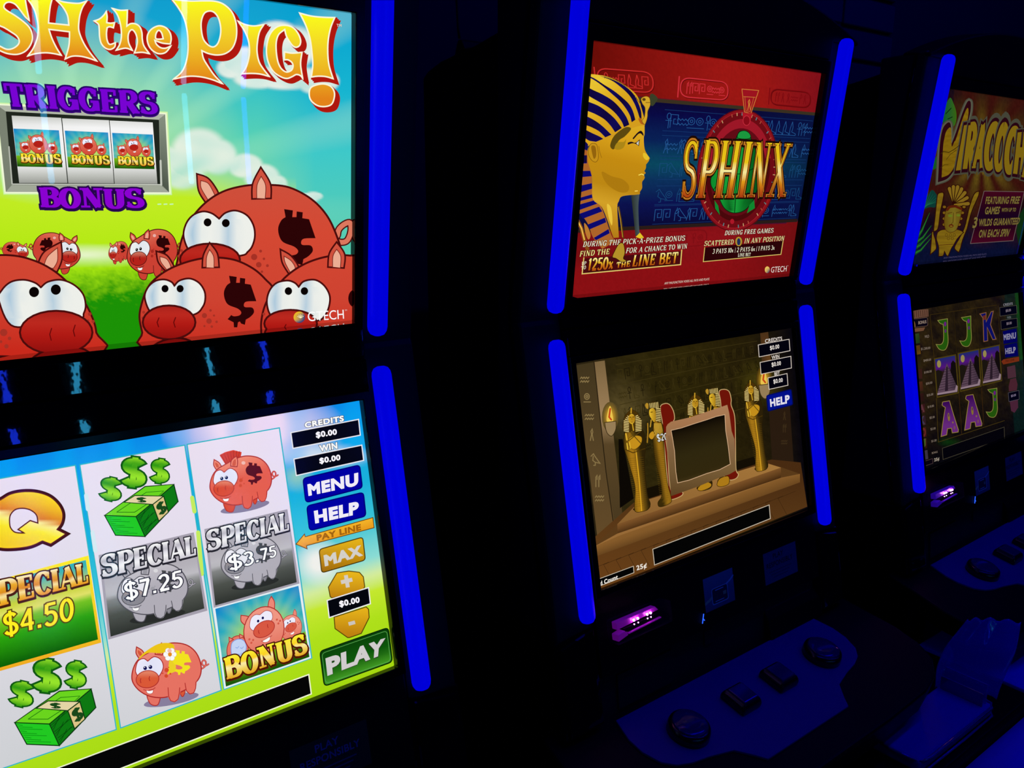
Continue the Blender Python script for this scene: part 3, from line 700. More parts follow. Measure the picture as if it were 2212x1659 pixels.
def pig(pic, T, pal, eyes=True, mohawk=False, flower=False, dollars=True):
    """side view of a round piggy bank, drawn in the space of the first reel pig"""
    pic.T = T; p = pal
    if p['shadow']: pic.ell(510, 1008, 212, 40, p['shadow'], -11)
    tl = pic.smooth([(722, 772), (745, 768), (768, 748), (772, 718), (756, 704), (742, 722), (752, 745), (775, 745), (792, 735)]); pic.line(tl, 13, p['line']); pic.line(tl, 6, p['body'])
    if mohawk:
        pic.poly([(345,648),(293,565),(340,540),(410,522),(482,540),(475,580),(440,595),(400,612)], 'd83a20')
        for k in range(7): pic.line([(305 + 27 * k, 562 - 8 * min(k, 4)), (350 + 16 * k, 640 - 8 * k)], 4, '8a1a12')
    pic.blob([(575,930),(585,975),(602,980),(615,935)], p['snout'], p['line'], 6)
    pic.blob([(330,960),(345,1030),(385,1052),(415,1035),(422,960)], p['snout'] if pal is PINK else p['body'], p['line'], 7)
    pic.blob([(265,690,1),(243,650),(247,603,1),(290,630),(312,668,1)], p['ear'], p['line'], 8)
    pic.blob([(270,672,1),(256,645),(258,625,1),(282,645),(290,668,1)], p['inner'])
    B = [(212,850),(225,760),(270,690),(350,640),(440,592),(530,572),(630,590),(700,650),(735,740),(730,820),(690,880),(600,940),(480,985),(400,990),(320,970),(250,920)]
    pic.blob(B, lambda x, y: mix(lin(p['lite']), lin(p['body']), (y - 590) / 160 + (x - 500) / 500), p['line'], 9, sub=2)
    pic.blob([(480,920),(492,1000),(530,1025),(565,1000),(575,915)], p['body'], None)
    pic.line([(486,915),(490,980),(505,1015),(535,1024),(562,1003),(572,950),(574,915)], 6, p['line'])
    pic.blob([(612,870),(625,940),(662,965),(693,935),(696,850)], p['body'], None)
    pic.line([(614,880),(625,940),(650,963),(680,955),(695,920),(697,870)], 6, p['line'])
    pic.blob([(388,660,1),(395,610),(437,573,1),(448,620),(442,665,1)], p['ear'], p['line'], 8)
    pic.blob([(400,655,1),(408,618),(430,596,1),(434,625),(430,658,1)], p['inner'])
    if flower:
        pic.blob([(262,700),(300,650),(400,585),(480,572),(530,590),(520,640),(420,650),(330,650)], 'f0c818')
        pic.poly([(500,660),(545,700),(545,790),(480,815),(490,745)], 'f0d428')
    if dollars:
        dollar(pic, 590, 722, 148, 190, 'f6e620' if flower else p['mark'])
    if flower:
        for k in range(6): pic.ell(500 + 30 * math.cos(k * 1.047), 660 + 32 * math.sin(k * 1.047), 20, 20, 'ffffff', line='d0c8c0', lw=2, n=14)
        pic.ell(500, 660, 15, 17, 'e89020', n=14)
    pic.ell(497, 632, 17, 15, mix(lin(p['lite']), (1, 1, 1), .35), n=14)
    for x, y, r in ((475,780,17),(472,825,14),(445,805,6),(503,808,7),(490,760,5)): pic.ell(x, y, r, r, p['frk'], n=12)
    pic.blob([(240,770),(258,712),(300,692),(332,712,1),(380,678),(430,700),(450,752),(432,805),(405,828),(340,800),(270,830),(244,805)], lambda x, y: mix(lin(p['white']), lin('b8c8f0' if pal is not GREY else 'c0c0c8'), (x - 250 - 1.4 * abs(x - 335) ) / 300), p['line'], 7, sub=1)
    if eyes:
        for x, y in ((312,765),(352,757)): pic.ell(x, y, 14, 15, p['pupil'], n=14); pic.ell(x - 4, y - 5, 4, 4, 'ffffff', n=8)
    pic.ell(330, 850, 87, 66, lambda x, y: mix(mix(lin(p['snout']), (1, .6, .4), .25), lin(p['snout']), (y - 800) / 40), -8, p['line'], 6)
    for x, y in ((283,862),(350,846)): pic.line([(x - 4, y - 17), (x - 8, y), (x - 3, y + 16)], 6, p['line'])
    pic.line([(300,930),(330,938),(375,925),(388,915)], 5, p['line']); pic.blob([(320,935,1),(345,938),(374,932,1),(368,955),(348,962),(328,955)], 'ffffff', p['line'], 3)

def face(pic, cx, cy, r, pal, lean=0):
    """front view of a pig face"""
    p = pal; q = r / 150
    def X(x, y): return (cx + (x - 560) * q, cy + (y - 400) * q)
    def L(a): return [X(*t[:2]) + tuple(t[2:]) for t in a]
    pic.blob(L([(430,330,1),(405,290),(410,250,1),(455,270),(480,300,1)]), p['ear'], p['line'], 6 * q)
    pic.blob(L([(610,250,1),(625,205),(648,178,1),(665,225),(655,285,1)]), p['ear'], p['line'], 6 * q)
    pic.ell(*X(560, 400), 150 * q, 165 * q, lambda x, y: mix(lin(p['lite']), lin(p['body']), (y - cy + 60 * q) / (180 * q)), line=p['line'], lw=7 * q)
    pic.blob(L([(460,350),(475,295),(510,275),(545,285,1),(590,268),(630,290),(632,335),(600,360),(545,365),(490,385)]), p['white'], p['line'], 4 * q)
    for x, y in ((525,325),(562,313)): pic.ell(*X(x, y), 9 * q, 10 * q, p['pupil'], n=12)
    pic.ell(*X(560, 393), 80 * q, 55 * q, p['snout'], -8, p['line'], 5 * q)
    for x, y in ((522,402),(592,380)): pic.line(L([(x - 3, y - 14), (x - 5, y), (x - 1, y + 14)]), 5 * q, p['line'])
    pic.line(L([(525,470),(560,475),(610,455)]), 4 * q, p['line']); pic.blob(L([(535,472,1),(595,458,1),(590,480),(565,490),(540,482)]), 'ffffff', p['line'], 3 * q)
    for x, y in ((445,432),(470,445),(455,460),(663,355),(685,370),(670,385)): pic.ell(*X(x, y), 8 * q, 8 * q, p['frk'], n=10)

GOLD = lambda x, y: stops(y, (0, 'fff23a'), (.42, 'ffd21e'), (.5, 'fff2b0'), (.72, 'f8d860'), (1, 'e8a81c'))
def bonus_tile(pic, base, c, big, tq=None):
    """picture tile: sunburst, three pigs and the word BONUS; space 100 x 86"""
    T = pic.quad(base, c, 100, 86)
    def bg(x, y):
        a = math.atan2(y - 52, x - 50); d = math.hypot(x - 50, (y - 52) * 1.1)
        ray = .5 + .5 * math.sin(a * 22)
        k = mix(stops(d, (0, 'e8f070'), (28, '9ad860'), (52, '2ab0c0'), (75, '0a84d0')), (.75, .9, .25), .22 * ray * (1 - d / 90))
        g = y - 60 - 4 * math.sin(x * .05)
        return k if g < 0 else mix(lin('7ac018'), lin('1a5808'), g / 22)
    pic.poly([(0, 0), (100, 0), (100, 86), (0, 86)], bg, sub=5)
    pal = dict(PINK, body='ea7a66', lite='f49a86', ear='f08a78', snout='dc5a44', frk='d85a48')
    if not big: pal = dict(pal, body='d8503c', lite='e87058', snout='b82018', line='8a1c14', ear='e07058')
    if big:
        face(pic, 83, 46, 13.5, pal)
        pic.ell(18, 52, 12, 16, pal['body'], line=pal['line'], lw=.9)
        pic.blob([(11,48),(13,42),(18,40),(23,41),(27,45),(28,51),(26,57),(24,62),(19,64),(14,60),(11,55)], 'c8d8f8', '7a9ae0', .8)
        for x, y in ((16,48),(21,50),(18,56)): pic.line([(x, y), (x + 2, y + 1.5), (x + 4, y)], .7, '8aa8e8')
        for x in (10, 22): pic.blob([(x,40,1),(x+.5,35,1),(x+5,39,1)], pal['ear'], pal['line'], .8)
        face(pic, 51, 39, 24, pal)
    else:
        face(pic, 22, 42, 12, pal); face(pic, 81, 42, 11.5, pal); face(pic, 51, 34, 20, pal)
    pic.serif('BONUS', tq or [(9, 56), (98, 55), (99, 77), (9, 76)], GOLD, .29, .12, .07, .09, '4a1206', .06, '5a1a08', (.03, .05), base=base if tq else T, bounce=.05)

def left_upper():
    pic = Pic(1, up, UW, UH); pic.begin('picture_backdrop')
    def bg(x, y, s, t):
        # sky with soft rays, warm haze, meadow
        k = (x - 230) / 560
        sky = stops(y, (-120, '0a90d0'), (60, '14a8d4'), (200, '3cc8c8'), (300, '58d4b8'), (420, '84dcae'))
        if x > 560: sky = mix(sky, stops(y, (0, '00a0d4'), (200, '18b8d4'), (330, '40cccc'), (520, '58d0b4')), (x - 560) / 120)
        d = math.hypot((x - 150) / 1.15, y - 330)
        sky = mix(sky, lin('d8f890'), max(0, 1 - d / 330) * .85)
        a = math.atan2(y - 420, x - 150)
        sky = mix(sky, lin('b8f6c8'), .28 * max(0, math.sin(a * 19)) * (1 - min(1, abs(y - 150) / 420)))
        yel = mix(lin('c4f022'), lin('b4ec10'), (y - 440) / 120)
        hz = 395 + .03 * (x - 200) + 16 * math.sin(x * .012)
        c = mix(sky, yel, (y - hz + 40) / 80) if x < 640 else sky
        gl = math.hypot((x - 185) / 190, (y - 552) / 26); c = mix(c, lin('fffff0'), max(0, 1 - gl) * .8)
        if y > 545 and x < 640:
            h = math.sin(math.floor(x / 5) * 12.9898 + math.floor(y / 4) * 78.233) * 43758.5453; h -= math.floor(h)
            n = .5 * fbm(x * .07, y * .10, 2) + (h - .5) * .35
            g = mix(lin('a4e814'), lin('1c9406'), (y - 560) / 85 + n * .6 - .25 * abs(x - 290) / 300)
            c = mix(c, g, (y - 545) / 50)
        return tuple(max(0, q) for q in c)
    puffs = [(x / 2.5136, y / 2.5136, a / 2.5136, b / 2.5136) for x, y, a, b in ((1500,190,140,85),(1330,320,110,75),(1260,370,95,62),(1560,420,230,75),(1400,420,150,70),(1720,450,120,70),(1600,260,130,130),(1780,440,70,60),(1080,820,170,140),(990,930,140,110),(1180,850,120,110),(1330,900,110,75),(1420,960,110,80),(1490,1000,80,60),(1650,1075,100,30),(930,900,120,120),(1700,1065,60,26))]
    def sky(x, y, s, t):
        c = bg(x, y, s, t); al = 0; low = 9
        for px_, py_, a, b in puffs:
            d = math.hypot((x - px_) / a, (y - py_) / b); al = max(al, min(1, (1.02 - d) / .32)); 
            if d < 1.1: low = min(low, (py_ + b * .9 - y) / b)
        if al <= 0 or y > 520: return c
        al = al * al * (3 - 2 * al); sh = .5 + .5 * math.sin(x * .045 + 1.6 * math.sin(y * .05)) * math.sin(y * .06 + x * .02)
        w = mix(lin('f6f8ee'), lin('9ae0d8'), .75 * sh * (1 - min(1, max(0, low / 2))))
        return mix(c, w, al * (.93 if y < 250 else .8))
    pic.grid(sky, 330, 210)
    # title -------------------------------------------------------------
    pic.begin('title_lettering'); T1 = pic.zoom(0, 0, 5.53)
    def letters(T, L, y0, y1, sh=(55, 58)):
        pic.T = T; S = [(pic.spl(o, 5), [pic.spl(h, 5) for h in hs]) for o, hs in L]
        for o, hs in S:
            off = lambda q, k: [(x + sh[0] * k, y + sh[1] * k) for x, y in q]
            pic.poly(off(o, 1), 'b2180e', [off(h, 1) for h in hs]); pic.line(off(o, 1), 36, 'b2180e', True)
            for k in (.3, .65): pic.line(off(o, k), 30, 'b2180e', True)
            for h in hs:
                for k in (.3, .65, 1): pic.line(off(h, k), 26, 'b2180e', True)
        for P, _ in L:
            for p in P:
                if len(p) > 2:
                    for k in (.3, .65, 1): pic.ell(p[0] + sh[0] * k, p[1] + sh[1] * k, 19, 19, 'b2180e', n=12)
        for o, hs in S:
            pic.poly(o, lambda x, y: stops((y - y0) / (y1 - y0), (0, 'ffff1c'), (.45, 'f6d028'), (1, 'e8861a')), hs)
            for q in [o] + hs: pic.line(q, 17, 'fffbe0', True)
    Sx = [(350,245,1),(300,200),(240,120),(180,50),(110,25),(60,45),(48,90),(90,130),(180,185),(270,250),(345,320),(382,400),(385,480),(350,560),(290,620),(200,650),(90,640),(0,605),(-80,560),(-130,480,1),(-60,525),(0,552),(80,588),(150,580),(210,540),(230,490),(200,430),(130,380),(50,330),(0,308),(-80,250),(-140,150),(-150,50),(-100,-40),(0,-90),(100,-100),(200,-80),(250,-40),(290,-80,1),(320,100)]
    Hx = [(330,-60,1),(330,-15),(380,60),(420,140),(445,240),(456,330),(450,430),(430,500),(390,590),(330,670,1),(420,642),(540,630),(640,640),(732,660,1),(680,580),(630,480),(600,400),(585,350,1),(830,380,1),(830,450),(825,530),(810,600),(778,705,1),(860,672),(960,672),(1060,695),(1158,730,1),(1090,650),(1020,550),(970,450),(940,350),(945,240),(960,160),(990,80),(1037,10,1),(950,38),(850,35),(750,20),(660,-10,1),(730,60),(780,130),(810,200),(822,300,1),(580,275,1),(585,200),(600,80),(620,0),(640,-60,1)]
    tx = [(1125,250,1),(1190,225),(1240,180),(1270,135,1),(1280,200),(1275,270,1),(1320,277),(1368,270,1),(1355,332,1),(1310,320),(1280,330,1),(1272,400),(1280,480),(1310,530),(1378,510,1),(1370,560),(1320,590),(1260,575),(1210,520),(1190,440),(1185,350),(1175,290)]
    hx = [(1338,98,1),(1430,122),(1522,120,1),(1520,200),(1515,312,1),(1560,283),(1620,285),(1670,320),(1695,390),(1700,470),(1720,550),(1785,642,1),(1700,625),(1605,632,1),(1630,560),(1640,480),(1620,400),(1580,355),(1545,380),(1530,440),(1540,520),(1582,602,1),(1500,575),(1388,600,1),(1430,530),(1450,440),(1445,330),(1420,220),(1385,150)]
    ex = [(2035,525,1),(2045,460),(2030,390),(1980,330),(1900,308),(1820,340),(1770,400),(1758,470),(1780,550),(1830,610),(1900,642),(1980,625),(2042,548,1),(1980,575),(1920,570),(1870,530),(1850,482,1),(1940,515)]
    letters(T1, [(Sx, []), (Hx, [])], 0, 690, (62, 62)); letters(T1, [(tx, []), (hx, []), (ex, [[(1860,458),(1865,400),(1895,362),(1930,392),(1950,463,1),(1900,468)]])], 130, 620, (70, 52))
    T2 = pic.zoom(360, 0, 5.53)
    Px = [(60,-10,1),(170,5),(300,12),(450,10),(580,15),(680,50),(770,130),(820,240),(837,360),(825,480),(780,580),(700,640),(600,657),(500,640),(420,605,1),(440,700),(500,800),(570,900),(670,1002,1),(540,950),(400,917),(250,912),(78,947,1),(170,870),(220,780),(250,650),(255,500),(240,340),(200,200),(130,80)]
    Ph = [(510,132),(450,160),(415,250),(415,360),(440,470),(500,540),(560,560),(610,520),(640,430),(645,330),(620,220),(570,150)]
    Ix = [(850,250,1),(930,290),(1040,310),(1162,293,1),(1110,380),(1085,500),(1080,620),(1105,740),(1160,830),(1228,915,1),(1120,885),(1010,877),(898,882,1),(950,800),(980,700),(990,600),(975,480),(930,370)]
    Gx = [(1590,540),(1600,480),(1570,400),(1510,330),(1420,302),(1320,320),(1240,400),(1200,520),(1193,640),(1220,760),(1280,860),(1370,920),(1440,937),(1500,915),(1550,890),(1600,905),(1627,942,1),(1610,850),(1600,750),(1617,625,1),(1500,635),(1408,620,1),(1405,715,1),(1450,715),(1495,745),(1510,790),(1490,840),(1430,860),(1370,820),(1330,740),(1310,620),(1310,500),(1340,410),(1410,353,1),(1430,430),(1470,500),(1510,550),(1550,565)]
    Ex = [(1588,155,1),(1720,190),(1860,205),(2008,210,1),(1960,330),(1930,480),(1925,640),(1940,780),(1988,940,1),(1900,915),(1810,910),(1728,920,1),(1745,780),(1735,620),(1710,450),(1660,300)]
    Dx = [(1853,1003),(1950,1025),(1998,1085),(2003,1160),(1970,1245),(1890,1273),(1800,1260),(1725,1200),(1703,1120),(1730,1040)]
    letters(T2, [(Px, [Ph])], 0, 960); letters(T2, [(Ix, []), (Gx, [])], 240, 960, (55, 45)); letters(T2, [(Ex, []), (Dx, [])], 180, 1180, (48, 52))
    pic.sans('TM', [(2030, 285), (2088, 290), (2088, 322), (2030, 318)], 'fff0e0', .01, '601010', .03)
    # bonus reel window -----------------------------------------------------
    pic.begin('reel_window_picture'); W = pic.zoom(0, 160, 5.184)
    for k in range(4): pic.line([(-60, 345), (1850, 450), (1895, 1325), (65, 1320)], 60 - 14 * k, ['c8f6a0', 'dcf8b8', 'ecfccc', 'f8fee0'][k], True)
    O = [(-35, 347), (1850, 450), (1895, 1325), (65, 1320)]; I = [(65, 418), (1780, 512), (1800, 1245), (135, 1240)]
    for k, c in enumerate(('b4baaa', '868e7e', 'a4aa9a', '7c8474')): pic.poly([O[k], O[(k + 1) % 4], I[(k + 1) % 4], I[k]], c)
    pic.poly([(65, 418), (1780, 512), (1800, 1245), (135, 1240)], '20261e')
    pic.poly([(1785, 500), (1850, 452), (1890, 1320), (1810, 1240)], lambda x, y: mix(lin('8a9484'), lin('4e564a'), (y - 450) / 600))
    pic.line([(135, 1232), (1800, 1238)], 10, 'd8dcd0'); pic.line([(1798, 970), (1806, 1240)], 22, 'c8ccc0'); pic.line([(100, 815), (135, 1230)], 16, 'b8bcb0')
    for q in ([(130,465),(685,490),(755,1220),(215,1220)], [(695,495),(1220,517),(1277,1225),(765,1222)], [(1228,520),(1710,542),(1763,1230),(1285,1228)]):
        pic.poly(q, lambda x, y: stops(y, (470, 'c8cac4'), (600, 'fafafa'), (1000, 'f4f4f4'), (1120, 'c8cac4'), (1225, '9a9c96')), sub=3)
    for q in ([(150,610),(660,630),(700,1045),(195,1035)], [(725,633),(1210,655),(1240,1055),(765,1045)], [(1255,658),(1710,678),(1730,1065),(1285,1055)]):
        bonus_tile(pic, W, q, False)
    pic.begin('bonus_lettering'); pic.T = W
    pic.serif('TRIGGERS', [(25, 100), (1755, 205), (1765, 455), (75, 360)], '7a04d6', .27, .11, .06, .10, '26046a', .075, '3a0678', (.0, .06), gap=.02)
    pic.serif('BONUS', [(430, 1270), (1600, 1282), (1615, 1500), (455, 1490)], '8c02d4', .29, .11, .07, .10, '26044e', .085, '26044e', (.02, .07), gap=.03, bounce=.04)
    for k in range(3): pic.line([(1770 + 68 * k, 1458), (1800 + 68 * k, 1456)], 16, 'c8f8a8')
    # pigs ---------------------------------------------------------------------
    B = pic.zoom(0, 400, 2.5136)
    def aff(x0, y0, sx, sy):
        return lambda x, y: B(x0 + x * sx, y0 + y * sy)
    pic.T = B
    for k in ((546, 156, .205, .26), (212, 176, -.27, .23), (580, -89, .52, .574), (539, -11, -.49, .47)): pic.begin('pig_picture'); pig(pic, aff(*k), RED)
    pic.T = B; LN_ = '4c0c0c'
    def body(pts): pic.blob(pts, lambda x, y: stops(y, (20, 'd2503c'), (260, 'd84a34'), (620, 'd24432'), (900, 'cc2a1c')), LN_, 11, sub=2)
    def ear(o, i): pic.blob(o, 'd4533f', LN_, 9); pic.blob(i, 'f0b096', '7a2018', 4)
    def eyes(pts, pu, r):
        xs = [p[0] for p in pts]; a, b = min(xs), max(xs)
        pic.blob(pts, lambda x, y: mix(lin('f2f4ee'), lin('98c0dc'), .8 * max(0, 1 - abs((x - a) / (b - a) - .12) * 7) + .7 * max(0, 1 - abs((x - a) / (b - a) - .62) * 7)), LN_, 10, sub=3)
        for x, y in pu: pic.ell(x, y, r, r + 1, '0a0404')
    def snout(cx, cy, rx, ry, nos=()):
        pic.ell(cx, cy, rx, ry, lambda x, y: stops((y - cy) / ry, (-1, 'a8201a'), (-.5, 'c02a20'), (.1, 'b41a14'), (1, '8e100e')), 0, LN_, 11)
        for x, y, h in nos: pic.line([(x + 8, y - h), (x - 2, y), (x + 6, y + h)], 6, '6a0a0a')
    def freckles(L):
        for x, y, r in L: pic.ell(x, y, r, r, 'a83226', n=14)
    # back pig
    pic.begin('pig_picture')
    tl = pic.smooth([(1812,295),(1850,310),(1885,300),(1905,250),(1900,205),(1870,212),(1840,240),(1832,275)]); pic.line(tl, 40, LN_); pic.line(tl, 26, 'e07a60')
    ear([(1118,98,1),(1078,30),(1068,-62,1),(1130,-38),(1178,25),(1195,72,1)], [(1128,78,1),(1092,15),(1090,-25,1),(1130,-10),(1160,40),(1172,72,1)])
    body([(955,480),(965,400),(985,300),(1030,195),(1110,100),(1210,35),(1330,3),(1450,-2),(1570,12),(1690,75),(1775,165),(1830,280),(1862,400),(1860,560),(1400,640),(1000,600)])
    ear([(1368,75,1),(1372,-10),(1416,-98,1),(1468,-10),(1472,72,1)], [(1394,72,1),(1396,0),(1418,-48,1),(1442,0),(1440,74,1)])
    dollar(pic, 1612, 290, 205, 320, '2c0406')
    freckles(((1380,390,17),(1405,432,15),(1415,358,8),(1433,400,7),(1452,437,8),(1422,470,7),(985,355,8),(975,385,10)))
    eyes([(998,285),(1008,215),(1045,165),(1100,143),(1150,153),(1190,182,1),(1225,150),(1280,138),(1340,163),(1375,215),(1384,275),(1370,330),(1345,362),(1310,382),(1140,400),(1040,370)], ((1127,202),(1226,206)), 21)
    snout(1140, 405, 163, 88)
    # front pigs
    pic.begin('pig_picture')
    ear([(905,472,1),(860,420),(848,358,1),(905,380),(940,430),(952,458,1)], [(908,462,1),(874,418),(868,388,1),(904,400),(924,432),(930,462,1)])
    body([(800,900),(772,800),(757,715),(770,640),(800,560),(850,502),(930,450),(1040,410),(1150,393),(1270,405),(1370,450),(1440,510),(1490,585),(1500,800),(1500,900)])
    ear([(1098,448,1),(1104,380),(1138,312,1),(1180,370),(1190,446,1)], [(1120,448,1),(1122,390),(1138,350,1),(1160,388),(1162,450,1)])
    dollar(pic, 1304, 632, 178, 280, '2c0406')
    freckles(((1110,708,14),(1135,738,15),(1143,680,7),(1162,708,6),(1176,742,7),(1150,768,7),(1110,765,6),(780,690,8),(775,720,7)))
    eyes([(787,618),(800,560),(840,522),(890,512),(930,525),(947,546,1),(975,518),(1030,507),(1080,530),(1110,575),(1114,622),(1100,662),(1060,700),(950,720),(830,700)], ((896,562),(978,562)), 19)
    snout(918, 745, 143, 92, ((855,745,24),(945,745,26)))
    pic.begin('pig_picture')
    ear([(1570,485,1),(1532,420),(1522,348,1),(1580,383),(1620,440),(1612,475,1)], [(1575,472,1),(1548,420),(1542,385,1),(1580,410),(1602,445),(1600,475,1)])
    body([(1440,900),(1420,800),(1420,730),(1440,650),(1480,580),(1560,490),(1660,425),(1780,387),(1900,382),(2100,420),(2120,900)])
    ear([(1780,445,1),(1788,370),(1828,308,1),(1872,375),(1868,450,1)], [(1806,445,1),(1808,385),(1828,348,1),(1850,385),(1848,450,1)])
    pic.ell(1925, 615, 34, 48, '2c0406')
    freckles(((1433,700,8),(1440,740,7)))
    eyes([(1450,648),(1460,580),(1500,532),(1560,518),(1600,530),(1622,552,1),(1650,522),(1710,514),(1760,545),(1790,600),(1786,660),(1762,710),(1720,737),(1580,740),(1480,715)], ((1566,575),(1653,575)), 20)
    snout(1578, 752, 143, 75, ((1545,775,18),))
    pic.begin('pig_picture')
    ear([(203,432,1),(240,362),(332,308,1),(337,400),(310,472,1)], [(236,446,1),(258,388),(312,340,1),(312,410),(290,452,1)])
    body([(-420,900),(-400,700),(-330,540),(-200,430),(-60,385),(80,383),(200,415),(300,470),(385,545),(450,620),(500,715),(523,800),(520,920)])
    freckles(((20,800,20),(52,832,10),(35,875,12),(5,850,8),(487,700,10),(505,740,9),(478,735,7)))
    eyes([(-6,625),(10,570),(60,525),(130,514),(190,530),(222,555,1),(260,525),(330,514),(400,540),(450,590),(465,650),(455,695),(425,730),(200,760),(60,760)], ((185,580),(303,567)), 27)
    snout(305, 800, 197, 118, ((272,810,32),(400,790,30)))
    # maker's logo
    pic.begin('logo_lettering'); pic.ell(1625, 717, 31, 31, lambda x, y: mix(lin('f4c020'), lin('203878'), ((x - 1610) + (y - 712)) / 40)); 
    for k in range(5): pic.line([(1632, 722), (1632 + 20 * math.cos(-2.6 + k * .5), 722 + 20 * math.sin(-2.6 + k * .5))], 3, 'fff4c0')
    pic.sans('GTECH', [(1670, 688), (1865, 676), (1868, 725), (1673, 740)], 'ffffff', -.004)
    pic.sans('TM', [(1872, 676), (1884, 675), (1884, 682), (1872, 683)], 'f0e0e0')
    return pic

COMIC = dict(thick=.17, thin=.14, sl=0, st=0, gap=.08)
def left_lower():
    pic = Pic(1, lo, LW, LH); pic.begin('picture_backdrop')
    def bg(x, y, s, t):
        c = stops(t, (0, '0a8cec'), (.12, '12a4ee'), (.3, '1ab4dc'), (.45, '3cc8d8'), (.58, '8ee0d8'), (.64, 'd8f0a0'), (.70, 'c8ec30'), (.8, 'b2e41c'), (1, 'a8dc10'))
        d = math.hypot((x - 545) / 190, (y - 925) / 90); c = mix(c, lin('f0dcf4'), max(0, min(1, 1.6 - 1.5 * d)))
        d = math.hypot((x - 690) / 60, (y - 1215) / 55); c = mix(c, lin('f4f4ee'), max(0, min(1, 1.4 - 1.4 * d)))
        d = math.hypot((x - 700) / 110, (y - 985) / 30); c = mix(c, lin('e8f0f4'), .7 * max(0, min(1, 1.4 - 1.4 * d)))
        d = math.hypot((x - 640) / 40, (y - 1030) / 35); c = mix(c, lin('c8e880'), .5 * max(0, 1 - d))
        if t < .2: c = mix(c, (.0, .45, .95), .35 * max(0, math.sin(x * .05 + 1)))
        return c
    pic.grid(bg, 130, 90)
    I = pic.T = px_id
    c1 = [(-130, 1058), (161.6, 1006.5), (250, 1575), (-10, 1664)]
    c2 = [(174, 1005), (398, 963), (476.5, 1490.5), (261.5, 1571)]
    c3 = [(405.6, 961), (602.5, 925.6), (672, 1420.5), (485, 1487.6)]
    for c in (c1, c2, c3):
        pic.begin('reel_panel'); pic.line(c, 5, '30b8c8', True); pic.poly(c, lambda x, y: stops(y, (930, 'efe2f4'), (1150, 'e9e2f2'), (1350, 'e2dfe8'), (1600, 'd2d4d8')), sub=2)
    for a, b in (((186, 1070), (190, 1100)), ((415, 1075), (420, 1105)), ((428, 1150), (436, 1240)), ((200, 1150), (206, 1190))): pic.line([a, b], 9, 'c8f060' if a[0] > 300 else 'd8ecf4')
    # the Q
    C = pic.zoom(0, 800, 3.607); pic.begin('queen_symbol')
    Q = [(0,1010),(80,965),(180,945),(290,950),(390,985),(460,1050),(490,1120),(480,1190),(445,1240,1),(515,1275,1),(395,1355,1),(330,1330,1),(240,1370),(120,1388),(0,1385),(-120,1340),(-190,1240),(-180,1120),(-110,1050)]
    hole = [(75,1190),(80,1130),(120,1085),(180,1075),(240,1090),(285,1130),(295,1190,1),(235,1170,1),(140,1240,1),(190,1268,1),(120,1262),(85,1230)]
    pic.line(pic.spl(Q, 6), 40, '3a0c04', True); pic.poly(pic.spl(Q, 6), lambda x, y: stops(y - .25 * x, (860, 'ffe81c'), (960, 'f8c818'), (1080, 'e07818'), (1110, 'fff4a0'), (1180, 'fff020'), (1320, 'f8d418')), sub=2)
    pic.poly(pic.spl(hole, 5), 'ece2f2'); pic.line(pic.spl(hole, 5), 10, '5a1606', True); pic.line(pic.spl(Q, 6), 10, '5a1606', True)
    # banknote bundles
    def bundle(T):
        pic.T = T
        for x, y, w, h, r in ((862, 925, 165, 185, .22), (1040, 795, 195, 245, .12), (1245, 785, 145, 195, .15)):
            def G(a, b): return [(x + math.cos(r) * u - math.sin(r) * v, y + math.sin(r) * u + math.cos(r) * v) for u, v in ((-w * a, -h * b), (w * a, -h * b), (w * a, h * b), (-w * a, h * b))]
            pic.serif('$', G(.42, .40), lambda q, z: mix(lin('9ae82c'), lin('2c9c10'), .5 + .5 * math.sin(z * 7)), .30, .20, 0, 0, '0f5a10', .07)
        k = '0c3a10'
        def P(pts, c): pic.poly(pts, c); pic.line(pts, 8, k, True)
        P([(815,1130),(1060,1140),(1130,1295),(900,1285)], '22cc22'); P([(1060,1140),(1355,890),(1388,1022),(1130,1295)], '0e7a12')
        P([(815,1130),(1130,905),(1355,888),(1060,1140)], '6cd81e')
        for i in range(9): pic.line([(832 + 9 * i, 1145 + 15 * i), (870 + 10 * i + 60 * (i % 3), 1150 + 15 * i)], 4, '0c8a14'); pic.line([(1072 + 8 * i, 1150 + 15 * i), (1200 + 8 * i - 40 * (i % 3), 1040 + 17 * i)], 4, '064a0a')
        pic.line([(910,1105),(1140,950),(1275,940),(1230,985),(1050,1105),(910,1105)], 5, '1a7a10')
        P([(968,1028),(1050,975),(1275,980),(1190,1045)], 'e8d8a8'); P([(1190,1045),(1275,980),(1312,1105),(1238,1175)], 'e0c888')
        pic.serif('$', [(1065, 990), (1145, 995), (1130, 1030), (1070, 1025)], '1a4a1a', .3, .2, 0, 0); pic.serif('$', [(1215, 1050), (1275, 1015), (1300, 1095), (1240, 1130)], '1a4a1a', .3, .2, 0, 0)
    pic.begin('banknote_picture'); bundle(C)
    D = pic.zoom(0, 1200, 3.614)
    pic.begin('banknote_picture'); bundle(lambda x, y: D((x - 815) * 1.105 + 115, (y - 672) * 1.09 + 805))
    # special tiles
    pic.begin('special_tile'); E = pic.zoom(400, 840, 3.95); Gz = pic.zoom(400, 1240, 3.3515)
    pic.T = D; pic.poly([(-420, 300), (690, 0), (790, 680), (-420, 1020)], lambda x, y: stops(y, (100, 'fff020'), (500, 'f8c820'), (900, 'f0a420')))
    pic.poly([(-400, 312), (670, 35), (765, 655), (-400, 990)], lambda x, y: stops(y + .26 * x, (130, '0c9cd8'), (260, '40b8b0'), (400, 'c8d430'), (470, 'e4e468'), (520, '78c81a'), (640, '2ca808'), (860, '0c6404')), sub=5)
